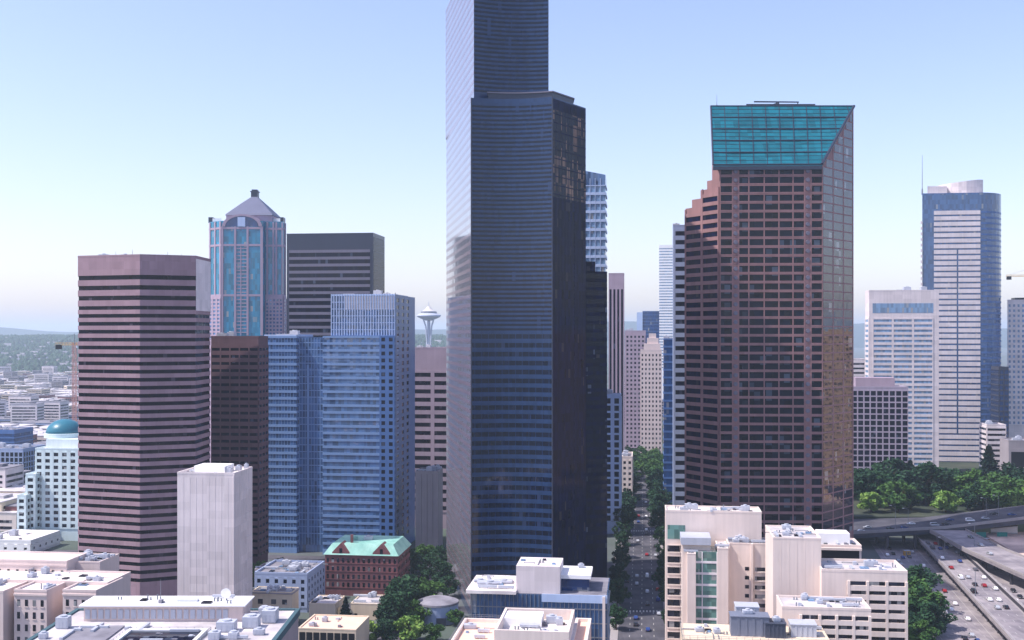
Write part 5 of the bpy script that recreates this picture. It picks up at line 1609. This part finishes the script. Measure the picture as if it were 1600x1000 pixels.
for k, (px, D, w_, c, lb) in enumerate(((1507, 604, 4, 'white_paint', 'small white site cabin under the right half of the overpass'), (1519, 607, 3.4, 'warm_white', 'small cream site cabin beside the green road sign'), (1545, 602, 3.4, 'car_red', 'small red site container under the overpass'), (1492, 600, 5, 'crane_yellow', 'yellowish container at the head of the freeway lanes'), (1417, 596, 3.2, 'crane_yellow', 'small yellow container standing at the left side of the freeway'))):
    x = X(px, D); z = 0 if k == 4 else 5.5 if k != 3 else 4.0
    t = thing('site_cabin', lb, 'cabin', (x, D, z))
    m = MB(); m.box((x, D, z), (w_, 2.4, 2.5)); m.build('body', c, t)
    m = MB(); m.box((x, D, z + 2.5), (w_ + .2, 2.6, .15)); m.build('roof', 'unit_metal', t)
    m = MB(); m.box((x - w_ * .2, D - 1.22, z + .1), (.8, .06, 2.0)); m.build('door', 'steel_grey', t)
    m = MB(); m.box((x + w_ * .2, D - 1.22, z + 1.1), (w_ * .3, .06, .8)); m.build('window', 'window_glass', t)
def crane(px, D, pyb, pym, jl, jr, mast, label, z0=0, side=1):
    x = X(px, D); zt_ = Z(pym, D); sc = D / F
    t = thing('tower_crane', label, 'crane', (x, D, z0))
    m = MB(); w_ = 1.3
    for a in (-w_, w_):
        for b in (-w_, w_): m.tube((x + a, D + b, z0), (x + a, D + b, zt_ + 2), .28, .28, 5)
    z = z0; k = 0
    while z < zt_ - 2:
        for b in (-w_, w_):
            s = 1 if k % 2 else -1
            m.tube((x - w_ * s, D + b, z), (x + w_ * s, D + b, z + 3.2), .17, .17, 4)
            m.tube((x - w_, D + b, z), (x + w_, D + b, z), .15, .15, 4)
        z += 3.2; k += 1
    m.build('mast', mast, t)
    m = MB(); xl, xr = X(jl, D), X(jr, D)
    for b in (-.7, .7): m.tube((xl, D + b, zt_), (xr, D + b, zt_), .2, .2, 5)
    m.tube((xl, D, zt_ + 1.6), (xr, D, zt_ + 1.6), .2, .2, 5)
    n = int(abs(xr - xl) / 2.4)
    for k in range(n): 
        xa, xb = xl + (xr - xl) * k / n, xl + (xr - xl) * (k + 1) / n
        m.tube((xa, D + .7, zt_), ((xa + xb) / 2, D, zt_ + 1.6), .12, .12, 4); m.tube(((xa + xb) / 2, D, zt_ + 1.6), (xb, D - .7, zt_), .12, .12, 4)
    m.build('jib', 'crane_yellow', t)
    m = MB(); xc = xl if side < 0 else xr
    xw = xl + 3 if side < 0 else xr - 3
    m.box((xw, D, zt_ - 3.4), (4.5, 2, 3.6)); m.build('counterweight', 'dark_void', t)
    m = MB(); m.tube((x, D, zt_), (x, D, zt_ + 9), .5, .2, 5); m.tube((x, D, zt_ + 9), (xw, D, zt_ + 1.6), .12, .12, 4); m.build('apex_mast', 'steel_grey', t)
    m = MB(); m.box((x + 1.8, D - .5, zt_ - 2.4), (1.6, 1.8, 2.0)); m.build('cab', 'white_paint', t)
crane(116.5, 880, 660, 539, 86, 150, 'crane_red', 'tower crane with pinkish mast left of the striped tower', 0, -1)
crane(1612, 1150, 470, 432, 1572, 1660, 'crane_yellow', 'yellow tower crane jib at the right edge of the photo', 11, -1)

# ---------------------------------------------------------------- low city and hillside houses
brnd = random.Random(9)
def lowrise_mesh(w_, d_, h_, mat):
    m = MB(); m.prism([(-w_ / 2, -d_ / 2), (w_ / 2, -d_ / 2), (w_ / 2, d_ / 2), (-w_ / 2, d_ / 2)], 0, h_)
    wins = MB()
    pl_ = [(-w_ / 2, -d_ / 2), (w_ / 2, -d_ / 2), (w_ / 2, d_ / 2), (-w_ / 2, d_ / 2)]
    for e in (0, 1, 3):
        for i in range(max(1, int(h_ / 3.8))):
            wins.bar(lerp(pl_[e], pl_[(e + 1) % 4], .06), lerp(pl_[e], pl_[(e + 1) % 4], .94), 0, .1, 1.3 + i * 3.8, 3.0 + i * 3.8)
    m2 = MB(); m2.prism(off(pl_, .3), h_, h_ + .5); m2.box((w_ * .2, 0, h_ + .5), (w_ * .2, d_ * .3, 1.8)); m2.box((-w_ * .25, d_ * .1, h_ + .5), (3, 3, 1.2))
    return m.mesh('wall', mat), wins.mesh('window_row', 'window_glass'), m2
VAR = []
for k, (w_, d_, h_, mat, rm) in enumerate(((46, 60, 11, 'warm_white', 'light_roof'), (30, 34, 17, 'beige_wall', 'light_roof'), (24, 24, 24, 'grey_concrete', 'grey_roof'), (70, 44, 9, 'blue_grey_wall', 'grey_roof'), (26, 30, 14, 'red_brick', 'grey_roof'), (34, 22, 30, 'white_concrete', 'grey_roof'))):
    a, b, c = lowrise_mesh(w_, d_, h_, mat); VAR.append((a, b, c.mesh('roof', rm)))
WORD = ['broad warm white warehouse', 'beige low block', 'grey concrete block', 'long pale blue grey shed', 'red brick block', 'white slab block']
def lowrise(v, x, y, z, rz, label, group):
    o = bpy.data.objects.new('lowrise_building', None); COL.objects.link(o); o.location = (x, y, z); o.rotation_euler = (0, 0, rz)
    o['label'] = label; o['category'] = 'building'; o['group'] = group
    for nm, me in zip(('wall', 'window_row', 'roof'), VAR[v]):
        c = bpy.data.objects.new(nm, me); COL.objects.link(c); c.parent = o
placed = []; tries = 0
while len(placed) < 120 and tries < 6000:
    tries += 1
    D = 1060 + 2100 * brnd.random() ** 1.1; px = brnd.uniform(-30, 124)
    x = X(px, D)
    if any(math.hypot(x - a, D - b) < 46 for a, b, _ in placed): continue
    placed.append((x, D, brnd.choice((0, 0, 1, 1, 2, 3, 3, 4, 5))))
for x, D, v in placed:
    lowrise(v, x, D, 0, brnd.choice((0, .5, -.12, -.12)) + brnd.uniform(-.06, .06), WORD[v] + ' in the flat district below the hazy hill', 'low buildings below the hill, ' + WORD[v])
placed = []
tries = 0
while len(placed) < 22 and tries < 3000:
    tries += 1
    D = brnd.uniform(1250, 2600); px = brnd.choice((brnd.uniform(640, 700), brnd.uniform(950, 1060), brnd.uniform(1325, 1360)))
    x = X(px, D)
    if any(math.hypot(x - a, D - b) < 50 for a, b, _ in placed): continue
    placed.append((x, D, brnd.choice((1, 2, 5, 5, 0))))
for x, D, v in placed:
    lowrise(v, x, D, 0, -.12, WORD[v] + ' far off between the towers', 'far buildings between the towers, ' + WORD[v])
for k, (px, D, v) in enumerate(((-8, 690, 1), (14, 700, 0), (30, 690, 4), (-14, 745, 5), (8, 760, 2), (36, 735, 1))):
    lowrise(v, X(px, D), D, 0, -.12, WORD[v] + ' below the fin block at the left edge, ' + ('farther back' if D > 720 else 'nearer the domed building'), 'low blocks at the left edge')
def house_proto(w_, d_, h_, wm, rm):
    m = MB(); m.prism([(-w_ / 2, -d_ / 2), (w_ / 2, -d_ / 2), (w_ / 2, d_ / 2), (-w_ / 2, d_ / 2)], -3, h_)
    i = len(m.v)
    r_ = MB(); i = 0; e = .6
    r_.v = [(-w_ / 2 - e, -d_ / 2 - e, h_), (w_ / 2 + e, -d_ / 2 - e, h_), (w_ / 2 + e, d_ / 2 + e, h_), (-w_ / 2 - e, d_ / 2 + e, h_), (-w_ / 2 - e, 0, h_ + d_ * .4), (w_ / 2 + e, 0, h_ + d_ * .4)]
    r_.f = [[0, 1, 5, 4], [2, 3, 4, 5], [1, 2, 5], [3, 0, 4], [3, 2, 1, 0]]
    return m.mesh('wall', wm), r_.mesh('roof', rm)
HP = [house_proto(16, 11, 7, 'house_wall', 'slate_roof'), house_proto(20, 12, 8, 'beige_wall', 'house_roof'), house_proto(14, 12, 9, 'blue_grey_wall', 'house_roof'), house_proto(30, 14, 12, 'house_wall', 'grey_roof')]
HW = ['white house with a slate roof', 'beige house with a grey roof', 'pale blue grey house', 'long pale apartment house']
n_ = 0; tries = 0
pts = []
while n_ < 170 and tries < 9000:
    tries += 1
    D = brnd.uniform(3200, 5450); px = brnd.uniform(-20, 124) if brnd.random() < .8 else brnd.uniform(636, 700)
    x = X(px, D)
    z = hill_h(x, D)
    if z < 2 or any(math.hypot(x - a, D - b) < 24 for a, b in pts): continue
    pts.append((x, D)); v = brnd.choice((0, 0, 1, 2, 3))
    o = bpy.data.objects.new('hillside_house', None); COL.objects.link(o); o.location = (x, D, z); o.rotation_euler = (0, 0, brnd.uniform(-.6, .6))
    o['label'] = HW[v] + ' on the hazy far hillside'; o['category'] = 'house'; o['group'] = 'houses on the far hillside, ' + HW[v]
    for nm, me in zip(('wall', 'roof'), HP[v]):
        c = bpy.data.objects.new(nm, me); COL.objects.link(c); c.parent = o
    n_ += 1
# woods on the far hill: one uncountable mass of tree crowns
m = MB()
for k in range(4200):
    D = brnd.uniform(3100, 5500) if k % 3 else brnd.uniform(4900, 5700); px = brnd.uniform(-40, 130) if brnd.random() < .75 else brnd.uniform(630, 705)
    x = X(px, D); z = hill_h(x, D)
    if z < 1 or any(math.hypot(x - a, D - b) < 13 for a, b in pts): continue
    h = brnd.uniform(11, 24); r_ = h * .42
    i = len(m.v); N = 6
    for q_, zz_ in ((.55, .1), (1, .4), (.7, .75)):
        m.v += [(x + r_ * q_ * math.cos(a * 1.047 + q_) * brnd.uniform(.75, 1.2), D + r_ * q_ * math.sin(a * 1.047 + q_), z + h * zz_ * brnd.uniform(.85, 1.15)) for a in range(N)]
    m.v.append((x, D, z + h))
    for a in range(2): m.f += [[i + a * N + b, i + a * N + (b + 1) % N, i + (a + 1) * N + (b + 1) % N, i + (a + 1) * N + b] for b in range(N)]
    m.f += [[i + 2 * N + b, i + 2 * N + (b + 1) % N, i + 3 * N] for b in range(N)]
o = m.build('hill_woods', 'leaf_dark'); o['kind'] = 'stuff'

# ---------------------------------------------------------------- air
HAZE = 0.85e-4
hm = MB(); hm.prism([(-26000, -26000), (26000, -26000), (26000, 26000), (-26000, 26000)], -6, 330)
hz = bpy.data.materials.new('haze'); hz.use_nodes = True
hn = hz.node_tree; hn.nodes.remove(hn.nodes['Principled BSDF'])
pv = hn.nodes.new('ShaderNodeVolumePrincipled')
pv.inputs['Color'].default_value = (.74, .875, 1.0, 1)
pv.inputs['Density'].default_value = HAZE
pv.inputs['Anisotropy'].default_value = .2
hn.links.new(pv.outputs[0], hn.nodes['Material Output'].inputs['Volume'])
MATS['haze'] = hz
o = hm.build('haze', 'haze'); o['kind'] = 'stuff'
o.display_type = 'WIRE'
for r_ in ROOTS:
    if '_o' in r_: del r_['_o']
